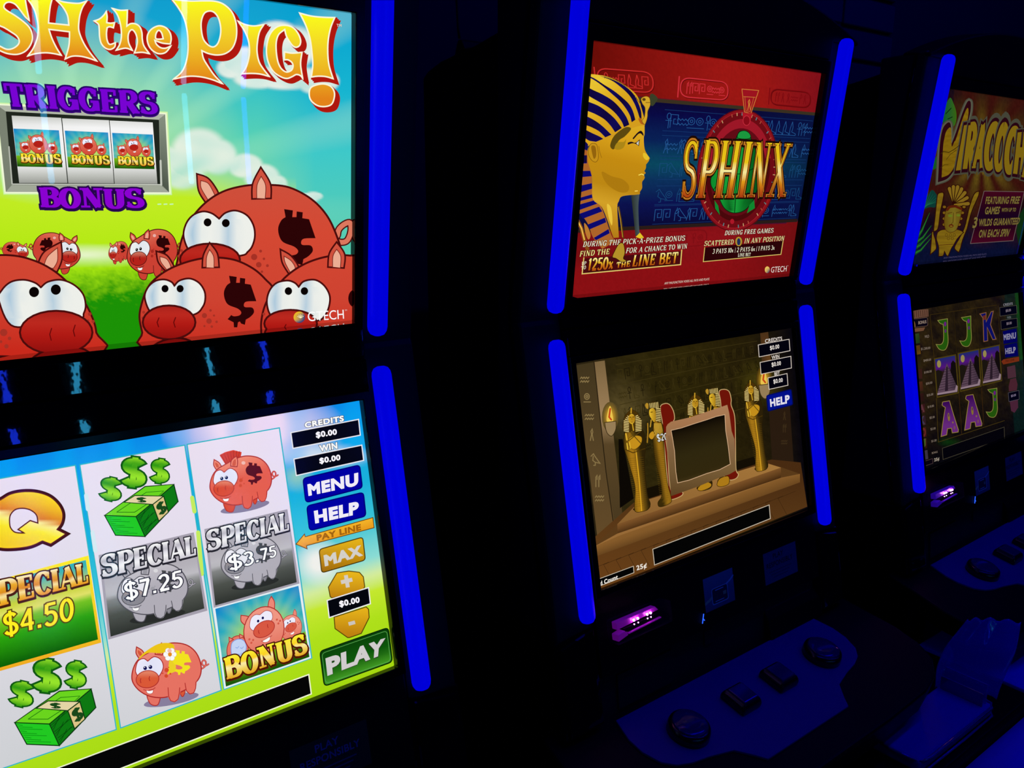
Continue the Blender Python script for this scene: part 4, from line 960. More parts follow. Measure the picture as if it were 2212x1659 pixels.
    pic.serif('SPECIAL', [(-195, 235), (680, 55), (695, 212), (-170, 440)], lambda x, y: stops(y, (0, 'fff6c0'), (.25, 'f0b020'), (.55, 'e08a14'), (.62, 'fff0b0'), (.8, 'f4c030'), (1, 'e89818')), .26, .10, .07, .09, '4a1c04', .06, '4a1c04', (.02, .05), gap=.0)
    pic.serif('$4.50', [(15, 462), (575, 325), (578, 500), (30, 632)], 'fff01c', outline='5a3806', ow=.055, **COMIC)
    def grey(T, q, inner, amount, sq, pigT):
        pic.begin('special_tile'); pic.T = T; pic.poly(q, 'a8a2b0'); pic.poly(inner, lambda x, y: stops((y - inner[0][1] + .24 * (x - inner[0][0])) / (inner[3][1] - inner[0][1]), (0, 'a8a2ae'), (.35, 'b8b4bc'), (.5, 'c4c2c8'), (.55, '8a8c8c'), (.75, '50544e'), (1, '303430')), sub=4)
        keep = dict(GREY); pig(pic, pigT, GREY)
        pic.T = T; w = sq
        pic.serif('SPECIAL', w[0], lambda x, y: stops(y, (0, 'ffffff'), (.3, 'b8b4c0'), (.5, 'e8e6ee'), (.6, 'ffffff'), (1, 'd0ccd6')), .26, .10, .07, .09, '26242e', .06, '26242e', (.02, .04), gap=.0)
        pic.serif(amount, w[1], 'ffffff', outline='26243a', ow=.06, **COMIC)
    grey(C, [(768,1440),(1510,1262),(1616,1872),(845,2098)], [(790,1452),(1505,1280),(1592,1855),(862,2075)], '$7.25', ([(785,1442),(1522,1288),(1532,1438),(792,1618)], [(958,1665),(1420,1555),(1425,1680),(975,1795)]), lambda x, y: D((x - 212) * 1.045 + 918, (y - 572) * .95 + 62))
    grey(E, [(163,1197),(872,1027),(976,1668),(244,1868)], [(185,1205),(868,1042),(952,1650),(258,1848)], '$3.75', ([(180,1208),(880,1052),(890,1205),(188,1388)], [(355,1432),(772,1335),(780,1425),(372,1558)]), lambda x, y: E((x - 212) * .97 + 308, (y - 572) * .92 + 1262))
    pic.begin('pig_picture'); pig(pic, E, PINK, mohawk=True)
    pic.begin('pig_picture'); pig(pic, lambda x, y: D((x - 212) * 1.03 + 1030, (y - 572) * 1.02 + 682), dict(PINK, body='ea7464', lite='f08c7c', snout='de5a38'), flower=True)
    pic.begin('bonus_tile'); pic.T = Gz; pic.poly([(205, 248), (830, 68), (912, 608), (283, 832)], 'e8f4f8'); bonus_tile(pic, Gz, [(218, 252), (820, 85), (900, 600), (295, 815)], True, [(275, 612), (865, 428), (888, 572), (300, 765)])
    # game controls
    pic.begin('game_controls'); pic.T = E
    def box(c, lw=9): pic.poly(c, '05060e'); pic.line(c, lw, 'f0eef4', True)
    box([(902,374),(1480,260),(1494,395),(920,508)]); box([(928,599),(1507,480),(1523,610),(948,740)])
    pic.sans('CREDITS', [(1018,285),(1352,226),(1356,276),(1022,335)], 'ffffff', .05, '3a3844', .05); pic.sans('WIN', [(1142,482),(1296,455),(1300,510),(1150,538)], 'ffffff', .05, '3a3844', .05)
    pic.sans('$0.00', [(1112,368),(1292,340),(1297,397),(1118,427)], 'fbf8ff', .045); pic.sans('$0.00', [(1142,590),(1322,558),(1327,614),(1148,647)], 'fbf8ff', .045)
    for c, t, w in (([(1005,765),(1488,650),(1512,845),(1030,970)], 'MENU', [(1042,815),(1476,714),(1478,825),(1052,916)]), ([(1038,1000),(1520,883),(1542,1085),(1062,1210)], 'HELP', [(1097,1042),(1482,957),(1480,1068),(1110,1150)])):
        r = pic.rrect(c, .16); pic.poly(r, '0000a4'); pic.line(r, 12, '00007c', True); pic.sans(t, w, 'f4f0fc', .062)
    ar = [(945,1325),(1018,1238),(1025,1262),(1602,1098),(1612,1185),(1036,1338),(1040,1365)]
    pic.poly(ar, lambda x, y: mix(lin('f8b828'), lin('e89414'), (y + .28 * x - 1560) / 90)); pic.line(ar, 7, '6a4408', True); pic.sans('PAY LINE', [(1118,1247),(1498,1152),(1502,1205),(1125,1300)], 'a8660a', .05)
    r = pic.rrect([(1143,1370),(1515,1265),(1538,1460),(1165,1570)], .14); pic.poly(r, lambda x, y: mix(lin('e8b418'), lin('a87008'), (y - 1300) / 240)); pic.line(r, 9, '4a3a08', True); pic.sans('MAX', [(1180,1420),(1497,1332),(1514,1424),(1192,1516)], 'd8d4cc', .062)
    pic.T = Gz
    o = [(1037,95),(1098,-8),(1185,-22),(1262,-12),(1290,20),(1300,92),(1280,128),(1065,174),(1050,164)]; pic.poly(o, lambda x, y: mix(lin('ecb81c'), lin('c08010'), y / 170)); pic.line(o, 7, '5a4408', True)
    pic.line([(1128,60),(1210,40)], 28, 'd8d0c8', cap=False); pic.line([(1163,8),(1178,97)], 28, 'd8d0c8', cap=False)
    o = [(1078,312),(1310,238),(1328,255),(1332,315),(1275,430),(1190,460),(1176,460),(1085,395)]; pic.poly(o, lambda x, y: mix(lin('ecb81c'), lin('c08010'), (y - 240) / 200)); pic.line(o, 7, '5a4408', True); pic.line([(1183,362),(1230,349)], 26, 'd0c8c0', cap=False)
    box([(1028,191),(1328,98),(1341,215),(1043,316)], 8); pic.sans('$0.00', [(1112,196),(1260,163),(1266,212),(1119,247)], 'fbf8ff', .045)
    r = pic.rrect([(975,560),(1470,388),(1500,635),(1008,812)], .12); pic.poly(r, lambda x, y: stops(y + .35 * x, (880, '0a3c0a'), (1060, '0e5c0c'), (1180, '4aa828')), sub=2); pic.line(r, 10, '0a2c08', True)
    ri = pic.rrect([(990,574),(1460,410),(1487,628),(1018,792)], .12); pic.line(ri, 4, '58a850', True)
    pic.sans('PLAY', [(1022,618),(1446,470),(1436,588),(1036,736)], '2a3a20', .058); pic.sans('PLAY', [(1015,610),(1445,462),(1432,582),(1030,738)], 'd4d0d0', .058)
    pic.begin('message_bar'); pic.T = px_id; b = [(667,1457),(672.5,1499),(400,1605.5),(-60,1786),(-60,1728),(400,1556)]; pic.poly(b, '050505'); pic.line(b, 2.6, 'f4f8d8', True)
    return pic

# ------------------------------------------------------------------ pictures on the middle machine
def hieroglyph(pic, kind, x, y, s, col, w):
    """small line drawing about s high with its foot at (x, y)"""
    def P(*a): return [(x + p[0] * s, y - p[1] * s) for p in a]
    if kind == 0:   # looped cross
        pic.line(P((0, 0), (0, .55)), w, col); pic.line(P((-.18, .5), (.18, .5)), w, col); pic.ell(x, y - .78 * s, .11 * s, .2 * s, None, line=col, lw=w, n=12)
    elif kind == 1: # feather
        pic.line(P((0, 0), (0, .6), (.12, 1), (.2, .7), (.1, .55), (0, .6)), w, col)
    elif kind == 2: # bird
        pic.line(P((-.3, .75), (-.1, .95), (.02, .75), (.3, .35), (.45, .15)), w, col); pic.line(P((-.12, .75), (-.15, .4), (.05, .25), (.4, .18)), w, col); pic.line(P((.05, .25), (.05, 0), (-.08, 0)), w, col)
    elif kind == 3: # coil
        pic.line(P((-.22, .05), (-.22, .9), (.2, .9), (.2, .3), (-.04, .3), (-.04, .62), (.08, .62)), w, col)
    elif kind == 4: # leg
        pic.line(P((-.1, 1), (0, .6), (-.05, .25), (.25, .12), (.25, 0), (-.2, 0), (-.2, .5), (-.1, 1)), w, col)
    elif kind == 5: # water
        pic.line(P(*[(-.35 + .1 * k, .25 + (.12 if k % 2 else 0)) for k in range(8)]), w, col); pic.line(P(*[(-.35 + .1 * k, .55 + (.12 if k % 2 else 0)) for k in range(8)]), w, col)
    elif kind == 6: # reed pair
        for d in (-.12, .12): pic.line(P((d, 0), (d, .8), (d + .1, .95), (d + .1, .6)), w, col)
    elif kind == 7: # figure
        pic.line(P((-.1, 0), (0, .5), (-.05, .75), (.05, .95), (.1, .7), (.05, .5), (.15, 0)), w, col)
    else:           # disc
        pic.ell(x, y - .55 * s, .2 * s, .24 * s, None, line=col, lw=w, n=14); pic.ell(x, y - .55 * s, .08 * s, .1 * s, None, line=col, lw=w, n=8); pic.line(P((-.25, .1), (.3, .1)), w, col)

def middle_upper():
    pic = Pic(2, up, UW, UH); pic.begin('picture_backdrop'); rnd = random.Random(4)
    Q = pic.quad(px_id, [(1258, 200), (1763, 244), (1722, 479), (1236, 503)], 100, 60)
    def bg(x, y, s, t):
        top = 200 + (x - 1258) * .087; bot = 503 - (x - 1236) * .0494
        n = (rnd.random() - .5) * .06
        if y < top:
            c = mix(lin('660c06'), lin('9e1814'), (x - 1260) / 300); c = mix(c, lin('80101a'), (x - 1640) / 140)
        elif y > bot:
            c = mix(lin('7a0e12'), lin('8e1218'), (x - 1240) / 300 + .2 * math.sin(y * .1)); c = mix(c, lin('8c1014'), (y - bot - 60) / 30); c = mix(c, lin('6e0e10'), (x - 1560) / 200)
        else:
            k = (y - top) / (bot - top)
            c = stops(k, (0, '0c0830'), (.12, '0a0a46'), (.32, '0a2258'), (.5, '0a4860'), (.62, '0c325e'), (.8, '0c1250'), (1, '0a0830'))
            c = mix(c, lin('081440'), (x - 1600) / 180)
        return tuple(max(0, q * (1 + n * 2)) for q in c)
    pic.grid(bg, 150, 110)
    pic.T = Q
    pic.line([(0, .6), (100, .6)], 1.6, '3a3020'); pic.line([(0, 59.2), (100, 59.2)], 1.8, '2a1c18')
    pic.begin('picture_hieroglyphs')
    rows = ((5.5, 12.5), (17, 24), (28, 35), (40.5, 47), (50, 56.5))
    for a, b in rows:
        for y in (a - 1.2, b + 1.2): pic.line([(30, y), (99, y)], .22, '163a70')
        x = 32
        while x < 99:
            k = rnd.randrange(9); hieroglyph(pic, k, x, b, b - a, '245894' if 2 < a < 20 or a > 45 else '184a7a', .26); x += 2.3 if k in (1, 6, 0, 7) else 3.5
    # cartouches on the red bands
    H = pic.zoom(1160, 60, 3.16)
    for c, ln in (([(405, 275), (790, 305), (795, 445), (420, 415)], 'c42a28'), ([(985, 338), (1305, 372), (1302, 495), (975, 470)], 'd0303a'), ([(1600, 415), (1868, 440), (1860, 545), (1592, 520)], '7c0a10')):
        T = pic.quad(H, c, 100, 40); r = pic.rrect([(0, 0), (100, 0), (100, 40), (0, 40)], .48, 8)
        pic.line([(x + 1, y + 1.4) for x, y in r], 2.6, '5a0808', True); pic.line(r, 2.4, ln, True); pic.line([(-4, -2), (-4, 42)], 2.4, ln)
        for x in (16, 30, 44, 60, 74, 86): hieroglyph(pic, rnd.randrange(9), x, 33, 26, ln, 1.6)
    Iz = pic.zoom(1160, 340, 3.16)
    for c in ([(265, 575), (640, 540), (650, 640), (260, 690)], [(850, 510), (1165, 492), (1150, 600), (840, 620)], [(1490, 470), (1735, 455), (1720, 560), (1480, 580)]):
        T = pic.quad(Iz, c, 100, 40); r = pic.rrect([(0, 0), (100, 0), (100, 40), (0, 40)], .48, 8); pic.line(r, 2.2, '7c0e14', True)
        for x in (18, 36, 54, 72, 86): hieroglyph(pic, rnd.randrange(9), x, 33, 26, '7c0e14', 1.5)
    # oval with the beetle
    pic.begin('emblem_picture'); S = pic.zoom(1440, 180, 5.027)
    pic.ell(772, 945, 436, 662, '8c121c', 7, '5c0a10', 10, 48); pic.ell(772, 945, 405, 630, '6e0c14', 7, 'a82028', 6, 48); pic.ell(775, 950, 345, 550, '4c080c', 7, None, 0, 40)
    pic.ell(780, 945, 350, 560, 'a01828', 7, None, 0, 40, 182, 342); pic.ell(775, 965, 300, 480, '640c16', 7, None, 0, 40)
    for k in range(46):
        a = math.radians(k * 7.826); c7, s7 = math.cos(math.radians(7)), math.sin(math.radians(7))
        if k % 4 == 3: continue
        p = [(r1 * math.cos(a), r2 * math.sin(a)) for r1, r2 in ((385, 598), (410, 632))]
        pic.line([(772 + c7 * x - s7 * y, 945 + s7 * x + c7 * y) for x, y in p], 9, ('c8a070', '4c8a90', 'b0503c')[k % 3], cap=False)
    pic.poly([(818, 62), (1000, 78), (915, 330), (845, 310)], 'a01420'); pic.line([(818, 62), (1000, 78), (915, 330), (845, 310)], 7, 'd08038', True); pic.line([(838, 145), (962, 152)], 6, 'd08038'); pic.line([(850, 150), (862, 300), (908, 305), (945, 155)], 5, 'c07030'); hieroglyph(pic, 7, 893, 290, 120, 'e09a3c', 6)
    pic.poly([(820, 320), (935, 325), (900, 440), (840, 440)], 'b01824'); pic.ell(868, 405, 38, 52, '8a0c18', 0, 'd03040', 6); pic.ell(712, 1500, 22, 28, 'b01828', 0)
    bw = lambda x, y: stops((x - .08 * (945 - y) - 480) / 520, (0, '0c8a2c'), (.2, '18a83a'), (.48, '0a5c1e'), (.52, '1cb040'), (.75, '0a7024'), (1, '065018'))
    pic.blob([(800, 520), (870, 520), (905, 570), (930, 640), (990, 800), (1010, 1000), (960, 1230), (860, 1370), (735, 1408), (630, 1360), (560, 1230), (480, 1100), (500, 980), (580, 900), (650, 740), (740, 620), (770, 560)], bw, '04200c', 8, sub=2)
    pic.blob([(790, 530), (850, 515), (900, 545), (910, 590), (850, 605), (770, 590)], '1c9c40', '04200c', 6); pic.line([(765, 1000), (738, 1400)], 8, '04300f'); pic.line([(500, 1170), (620, 1000), (820, 980), (1000, 900)], 8, '04300f')
    for a, b, c in (((520, 1270), (560, 1330), (578, 1430)), ((950, 1265), (900, 1320), (872, 1412))): pic.poly([a, b, c, (a[0] + 8, a[1] + 90)], '0f8a30')
    pic.begin('title_lettering')
    gold = lambda x, y: stops(y, (0, 'e8c018'), (.35, 'f0c818'), (.52, 'fff4a8'), (.66, 'e8a41c'), (.85, 'c05a14'), (1, 'a83810'))
    for ch, q, th in (('S', [(205,603),(372,607),(300,1250),(152,1258)], .20), ('P', [(412,615),(585,620),(500,1245),(318,1245)], .24), ('H', [(592,622),(832,628),(728,1245),(512,1245)], .24), ('I', [(838,632),(965,636),(858,1240),(752,1240)], .24), ('N', [(965,640),(1160,648),(1062,1235),(880,1238)], .24), ('X', [(1172,650),(1362,656),(1282,1232),(1088,1235)], .22)):
        pic.serif(ch, q, 'c47a24', th + .05, .13, .09, .055, '1c0a04', .035)
        pic.serif(ch, q, '4a1a04', th - .03, .075, .065, .038); pic.serif(ch, q, gold, th - .08, .045, .05, .026)
    pic.sans('TM', [(1278, 1180), (1304, 1180), (1304, 1196), (1278, 1196)], 'c08838')
    # pharaoh in profile ------------------------------------------------------
    pic.begin('pharaoh_picture'); A = pic.zoom(1220, 130, 7.541); Bz = lambda x, y: (x / 5.925 + 1220, y / 5.925 + 330)
    def b(pts): return [((q[0] - 1220) * 7.541, (q[1] - 130) * 7.541) + tuple(p[2:]) for p in pts for q in [Bz(p[0], p[1])]]
    pic.blob(b([(150, -20, 1), (290, -20, 1), (340, 250), (360, 560), (450, 660), (520, 830), (600, 1060), (655, 1130, 1), (480, 1230, 1), (360, 1080), (290, 900), (180, 770), (90, 770, 1)]), lambda x, y: mix(lin('b0662a'), lin('d8a430'), (y - 3000) / 600))
    for q in ([(155,40),(280,38),(285,135),(148,142)], [(140,235),(325,230),(345,300),(132,320)], [(125,435),(345,390),(350,460),(118,530)], [(110,600),(355,530),(360,575),(108,640)], [(108,685),(370,610),(420,650),(112,760)], [(190,780),(440,690),(480,750),(230,845)], [(290,920),(515,830),(530,890),(320,980)], [(370,1090),(560,975),(575,1030),(400,1120)]):
        pic.poly([p[:2] for p in b(q)], '0c0a70')
    pic.blob([(315,232,1),(420,228),(520,236),(700,270),(900,360),(1080,480),(1190,600),(1240,750),(1290,930),(1305,1060,1),(1090,1105),(640,1290),(380,1400),(195,1670,1),(215,1400),(255,1000),(300,300)], lambda x, y: stops((x + y) / 1000, (.5, 'e8b428'), (.9, 'f0d038'), (1.3, 'e4b020'), (1.9, 'd8a01c')), sub=1)
    for k in range(26):
        t = k / 25; x, y = 640 + 590 * t, 258 + 420 * t * t + 20 * t; pic.line([(x, y - 2), (x + 12, y + 38)], 9, '5a3a08', cap=False)
    NV = lambda x, y: mix(lin('100634'), lin('100a58'), .5 + .5 * math.sin(x * .01 + y * .012))
    for q in ([(320,240),(470,290),(640,400),(800,500),(950,620),(1050,720),(1110,830),(1150,970,1),(1090,1012,1),(1060,900),(990,780),(900,670),(780,560),(640,440),(480,325)],
              [(560,250),(760,330),(900,430),(1040,560),(1130,700),(1190,850),(1225,970,1),(1250,965,1),(1240,820),(1180,660),(1100,530),(950,405),(780,318)],
              [(302,402,1),(450,480),(620,560),(780,660),(900,780),(1000,920),(1052,1050,1),(965,1092,1),(920,990),(820,860),(700,760),(560,680),(420,600),(285,512,1)],
              [(272,640,1),(420,690),(560,750),(700,850),(820,960),(928,1105,1),(820,1175,1),(740,1060),(640,960),(500,880),(380,830),(258,778,1)],
              [(250,882,1),(370,920),(500,990),(620,1080),(760,1215,1),(660,1257,1),(560,1160),(430,1090),(320,1050),(240,1018,1)],
              [(232,1090,1),(330,1130),(450,1190),(560,1240),(628,1282,1),(510,1330,1),(400,1312),(330,1270),(222,1222,1)], [(212,1318,1),(320,1318),(380,1372,1),(370,1470,1),(202,1420,1)], [(195,1550,1),(362,1545,1),(360,1670,1),(185,1670,1)]):
        pic.blob(q, NV)
    pic.poly([(200,1425),(365,1470),(362,1548),(195,1552)], 'b0602a')
    face_ = [(1300,1050,1),(1300,1200),(1288,1260),(1290,1360),(1305,1460),(1340,1530),(1385,1595)] + b([(1085,75),(1072,110),(1040,150,1),(1038,195),(1018,235,1),(1035,262),(1008,278,1),(1022,310),(1015,338),(990,375),(990,450),(962,500),(950,535),(830,542),(725,562),(692,620),(672,700),(690,1040),(692,1085,1),(625,1090,1),(590,1000),(540,850),(470,690),(360,595),(350,400),(340,260),(300,130),(290,0)]) + [(362,1600),(372,1460),(420,1380),(520,1330),(640,1290),(1090,1105),(1200,1062)]
    pic.blob(face_, lambda x, y: stops(y + .25 * (1380 - x), (1100, 'e0b024'), (1400, 'dca41c'), (1750, 'c88e12'), (2200, 'c08a14'), (2500, 'd8a428'), (3000, 'b88018')), sub=3, n=4)
    pic.blob([(870,1170),(1000,1090),(1080,1120),(980,1240),(880,1310),(800,1450),(740,1400),(780,1270)], '5e4a10'); pic.blob([(1000,1290),(960,1330),(860,1340),(810,1430),(870,1460),(960,1420)], 'b08a18')
    pic.blob(b([(480,240),(600,300),(740,340),(820,420),(800,500),(690,500),(560,420),(490,320)]), 'b07c10'); pic.blob(b([(1010,0),(1050,20),(1080,68),(1050,95),(1015,70),(1000,30)]), 'eac42c'); pic.blob(b([(540,660),(590,700),(610,850),(600,930),(560,820)]), 'f0c840')
    pic.blob([(400,1400),(450,1352),(515,1372),(540,1460),(545,1600),(500,1660),(430,1620),(385,1520)], 'c8921a', '7a520c', 8); pic.blob([(430,1420),(470,1390),(505,1430),(510,1560),(470,1600)], '96660e'); pic.line([(555,1400),(570,1500),(600,1590)], 7, '8a6010')
    pic.blob([(1105,1272,1),(1180,1185),(1240,1150),(1278,1195),(1282,1240,1),(1235,1195),(1190,1210),(1122,1285)], '180c18'); pic.blob([(1025,1345,1),(1085,1328),(1150,1345),(1222,1288,1),(1208,1402,1),(1150,1362),(1090,1356),(1028,1378,1)], '180c18'); pic.poly([(1165,1352),(1210,1312),(1198,1388)], 'd8d8d0')
    pic.line([p[:2] for p in b([(948, 285), (985, 272), (1012, 285)])], 14, 'ffe860'); pic.line([p[:2] for p in b([(900, 490), (930, 488)])], 14, 'ffe070')
    pic.blob([(1090,1105),(1110,1060),(1200,1010),(1290,1030),(1300,1060),(1200,1075)], 'd8a020'); pic.blob([(1200,960),(1230,940),(1262,990),(1300,1045),(1240,1035)], 'b86018')
    pic.blob([(1245,625),(1320,588),(1382,620),(1392,730),(1352,830),(1345,930),(1305,1045),(1258,990),(1298,920),(1308,780),(1262,705)], 'd8a82a', '6a480c', 7); pic.blob([(1388,572),(1440,550),(1512,620),(1480,690),(1432,745),(1398,720)], '3a4028'); pic.line([(1320,690),(1390,690)], 8, '5a3008'); pic.ell(1290, 640, 28, 24, '5a4410')
    pic.blob(b([(850,545,1),(955,532,1),(942,700),(952,980),(965,1025,1),(905,1070,1),(880,820)]), lambda x, y: mix(lin('2c332c'), lin('4a5a60'), (x - 1130) / 90)); pic.poly([p[:2] for p in b([(962,1022),(1012,1085),(985,1105),(908,1078)])], 'e8c828')
    pic.line([p[:2] for p in b([(690, 690), (720, 850), (750, 1090)])], 22, '5a3c10'); pic.line([p[:2] for p in b([(684, 700), (712, 860), (740, 1080)])], 8, 'e0b030')
    pic.line([p[:2] for p in b([(95, 800), (160, 860), (210, 960), (250, 1110), (290, 1230)])], 60, '8a4c18'); pic.line([p[:2] for p in b([(98, 810), (165, 870), (215, 970), (250, 1110)])], 22, 'f0c050')
    pic.blob(b([(250,900),(300,960),(330,1060),(300,1110),(260,1010)]), 'c07c30')
    # captions ---------------------------------------------------------------
    pic.begin('caption_lettering'); pic.T = Iz; ser = dict(thick=.17, thin=.085, sl=.05, st=.05)
    pic.poly([(318, 690), (985, 640), (980, 730), (308, 795)], '4a0a10'); pic.line([(320, 685), (308, 795), (980, 732), (988, 632)], 7, 'e8d070')
    pic.poly([(1145, 615), (1680, 570), (1665, 662), (1135, 712)], '2c0408'); pic.line([(1145, 615), (1135, 712), (1665, 662), (1680, 570)], 5, 'e0c868')
    W = 'f0ecd0'
    pic.serif('DURING THE PICK-A-PRIZE BONUS', [(320,575),(1015,532),(1010,568),(310,612)], W, outline='1a0406', ow=.06, **ser)
    pic.serif('FIND THE', [(296,640),(500,622),(494,660),(288,678)], 'f4ec90', outline='1a0406', ow=.06, **ser); pic.serif('FOR A CHANCE TO WIN', [(612,618),(1028,588),(1024,622),(603,655)], W, outline='1a0406', ow=.06, **ser)
    pic.serif('UP', [(306,713),(338,709),(336,733),(304,738)], W, **ser); pic.serif('TO', [(302,743),(336,738),(333,762),(300,768)], W, **ser)
    gg = lambda x, y: stops(y, (0, 'fff0a0'), (.35, 'f0c030'), (.65, 'd07818'), (1, 'b04810'))
    pic.serif('1250x', [(356,690),(527,678),(518,762),(343,773)], gg, .22, .12, .04, .06, '2a0a06', .06); pic.serif('THE', [(545,716),(642,704),(635,745),(540,756)], gg, .22, .12, .04, .06, '2a0a06', .06); pic.serif('LINE BET', [(662,668),(968,645),(958,722),(645,746)], gg, .22, .11, .05, .06, '2a0a06', .06)
    pic.blob([(530,640),(560,590),(590,590),(600,650),(590,690),(610,705),(580,715),(540,690),(515,680)], 'b8942a', '2a1804', 4)
    pic.serif('DURING FREE GAMES', [(1287,500),(1618,482),(1613,514),(1278,532)], W, outline='1a0406', ow=.06, **ser)
    pic.serif('SCATTERED', [(1147,570),(1345,560),(1340,593),(1138,606)], 'f0e8a0', outline='1a0406', ow=.05, **ser); pic.serif('IN ANY POSITION', [(1420,553),(1693,535),(1686,568),(1412,588)], 'f0e8a0', outline='1a0406', ow=.05, **ser)
    pic.ell(1377, 574, 25, 34, 'b89030', 0, '2a1a04', 3); pic.ell(1377, 576, 12, 24, '20305a')
    pic.serif('3 PAYS 10x | 2 PAYS 6x | 1 PAYS 3x', [(1202,625),(1625,600),(1621,630),(1196,658)], W, **ser); pic.serif('LINE BET', [(1372,655),(1460,650),(1458,673),(1370,679)], W, **ser)
    pic.sans('GTECH', [(1600,748),(1706,740),(1702,778),(1596,787)], 'ece0d8', 0); pic.sans('TM', [(1708,738),(1716,737),(1716,742),(1708,743)], 'd8c8c0'); pic.ell(1572, 767, 17, 23, lambda x, y: mix(lin('f0c860'), lin('30386a'), (x + y - 2335) / 30))
    pic.sans('ANY MALFUNCTION VOIDS ALL PAYS AND PLAYS', [(872,852),(1178,822),(1175,838),(868,868)], 'dcc8b8', .01)
    return pic

def coffin(pic, T):
    """standing mummy case seen from the front, space of the leftmost one"""
    pic.T = T
    pic.blob([(205,1545),(240,1580),(300,1582),(370,1560),(400,1510),(330,1500)], '120a02')
    pic.blob([(100,700),(130,640),(290,620),(340,720),(346,850),(330,1000),(350,1250),(370,1400),(400,1490),(370,1555),(290,1582),(230,1580),(215,1520),(225,1300),(170,1080),(130,950),(95,830)], lambda x, y: stops(abs(x - 150 - (y - 640) * .14) / 110 + max(0, (900 - y) / 900), (0, 'b4801a'), (.3, '966a14'), (.6, '624810'), (1.0, '2c2008')), '2a1c04', 6, sub=3)
    for k in range(24):
        y = 960 + 24 * k; x = 130 + (y - 950) * .17; w = 190 - (y - 950) * .10; pic.line([(x, y + 8), (x + w, y - 10)], 3, '6a4c0c')
    pic.line([(235, 880), (270, 1200), (300, 1570)], 12, 'e0a824'); pic.line([(110, 860), (200, 900), (340, 850)], 10, '4a3408')
    pic.blob([(150,740),(230,700),(300,720),(290,800),(220,860),(160,830)], 'c8921c', '4a3408', 5); pic.line([(170,660),(290,790)], 10, '5a4210'); pic.line([(290,650),(150,760)], 10, '5a4210'); pic.line([(130,790),(140,860)], 12, 'e8c038'); pic.line([(160,780),(170,850)], 8, 'e8c038'); pic.line([(118,680),(130,750)], 18, 'e0b030')
    pic.blob([(84,560),(105,480),(150,420),(185,402),(240,425),(285,490),(302,560),(300,605),(235,655),(195,640),(150,662),(88,640)], '4a3208', '2a1c04', 4)
    for k in range(10):
        y = 470 + 19 * k; pic.line([(96 - (k < 3) * (3 - k) * -14, y + 4), (150, y + 14)], 9, 'f0d888'); pic.line([(232, y + 8), (296 - (k < 3) * (3 - k) * 14, y - 2)], 9, 'f0d888')
    pic.ell(185, 508, 39, 58, lambda x, y: mix(lin('f0c83c'), lin('b07c14'), abs(x - 180) / 45)); pic.line([(160,490),(176,488)], 7, '3a2404'); pic.line([(196,486),(212,484)], 7, '3a2404'); pic.line([(186,495),(188,520)], 5, '8a5c0c'); pic.line([(175,545),(198,543)], 6, '7a4c0c'); pic.line([(192,560),(205,640)], 12, 'd8a828'); pic.line([(180,385),(178,440)], 14, 'd0a028')

def side_coffin(pic, T, full=True):
    """mummy case seen from the side with its open red lid; space of the left one"""
    pic.T = T
    if full:
        pic.blob([(430,760),(440,560),(500,520),(550,600),(560,780),(570,1000),(600,1250),(638,1400),(640,1470),(560,1515),(500,1520),(490,1470),(530,1400),(520,1250),(460,1000)], lambda x, y: stops((x - 430 - (y - 700) * .16) / 120, (0, '3a2a08'), (.4, 'a07218'), (.8, '8a6414'), (1, '3e2c08')), '2a1c04', 6, sub=2)
        for k in range(26): y = 880 + 22 * k; x = 440 + (y - 880) * .13; pic.line([(x, y), (x + 125 - k, y - 16)], 3, '6a4c0c')
        for k in range(6): pic.line([(445 + 15 * k, 560), (455 + 16 * k, 640), (430 + 20 * k, 700)], 7, 'e0b840')
        pic.line([(370,560),(372,660),(365,780)], 14, 'a87c20'); pic.line([(410,520),(400,600)], 12, 'c89c30'); pic.blob([(390,680),(430,650),(450,700),(420,745),(385,720)], 'c8921c', '4a3408', 4)
    pic.blob([(390,400),(430,380),(462,420),(465,520),(440,545),(400,490),(385,450)], lambda x, y: mix(lin('e8bc30'), lin('9a6c10'), (x - 390) / 90), '3a2404', 4)
    pic.blob([(385,345),(420,312),(470,312),(510,350),(522,450),(525,520),(480,545),(465,430),(440,385),(392,378)], '3a2808')
    for k in range(6): pic.line([(395 + 18 * k, 330 - 3 * k), (400 + 18 * k, 378)], 8, 'e8d080')
    for k in range(8): y = 385 + 20 * k; pic.line([(468, y), (518, y + 8)], 9, 'e8d080')
    pic.blob([(340,350),(355,325),(378,335),(375,390),(355,385)], 'b88c28'); pic.line([(405,430),(425,428)], 8, '3a2404')

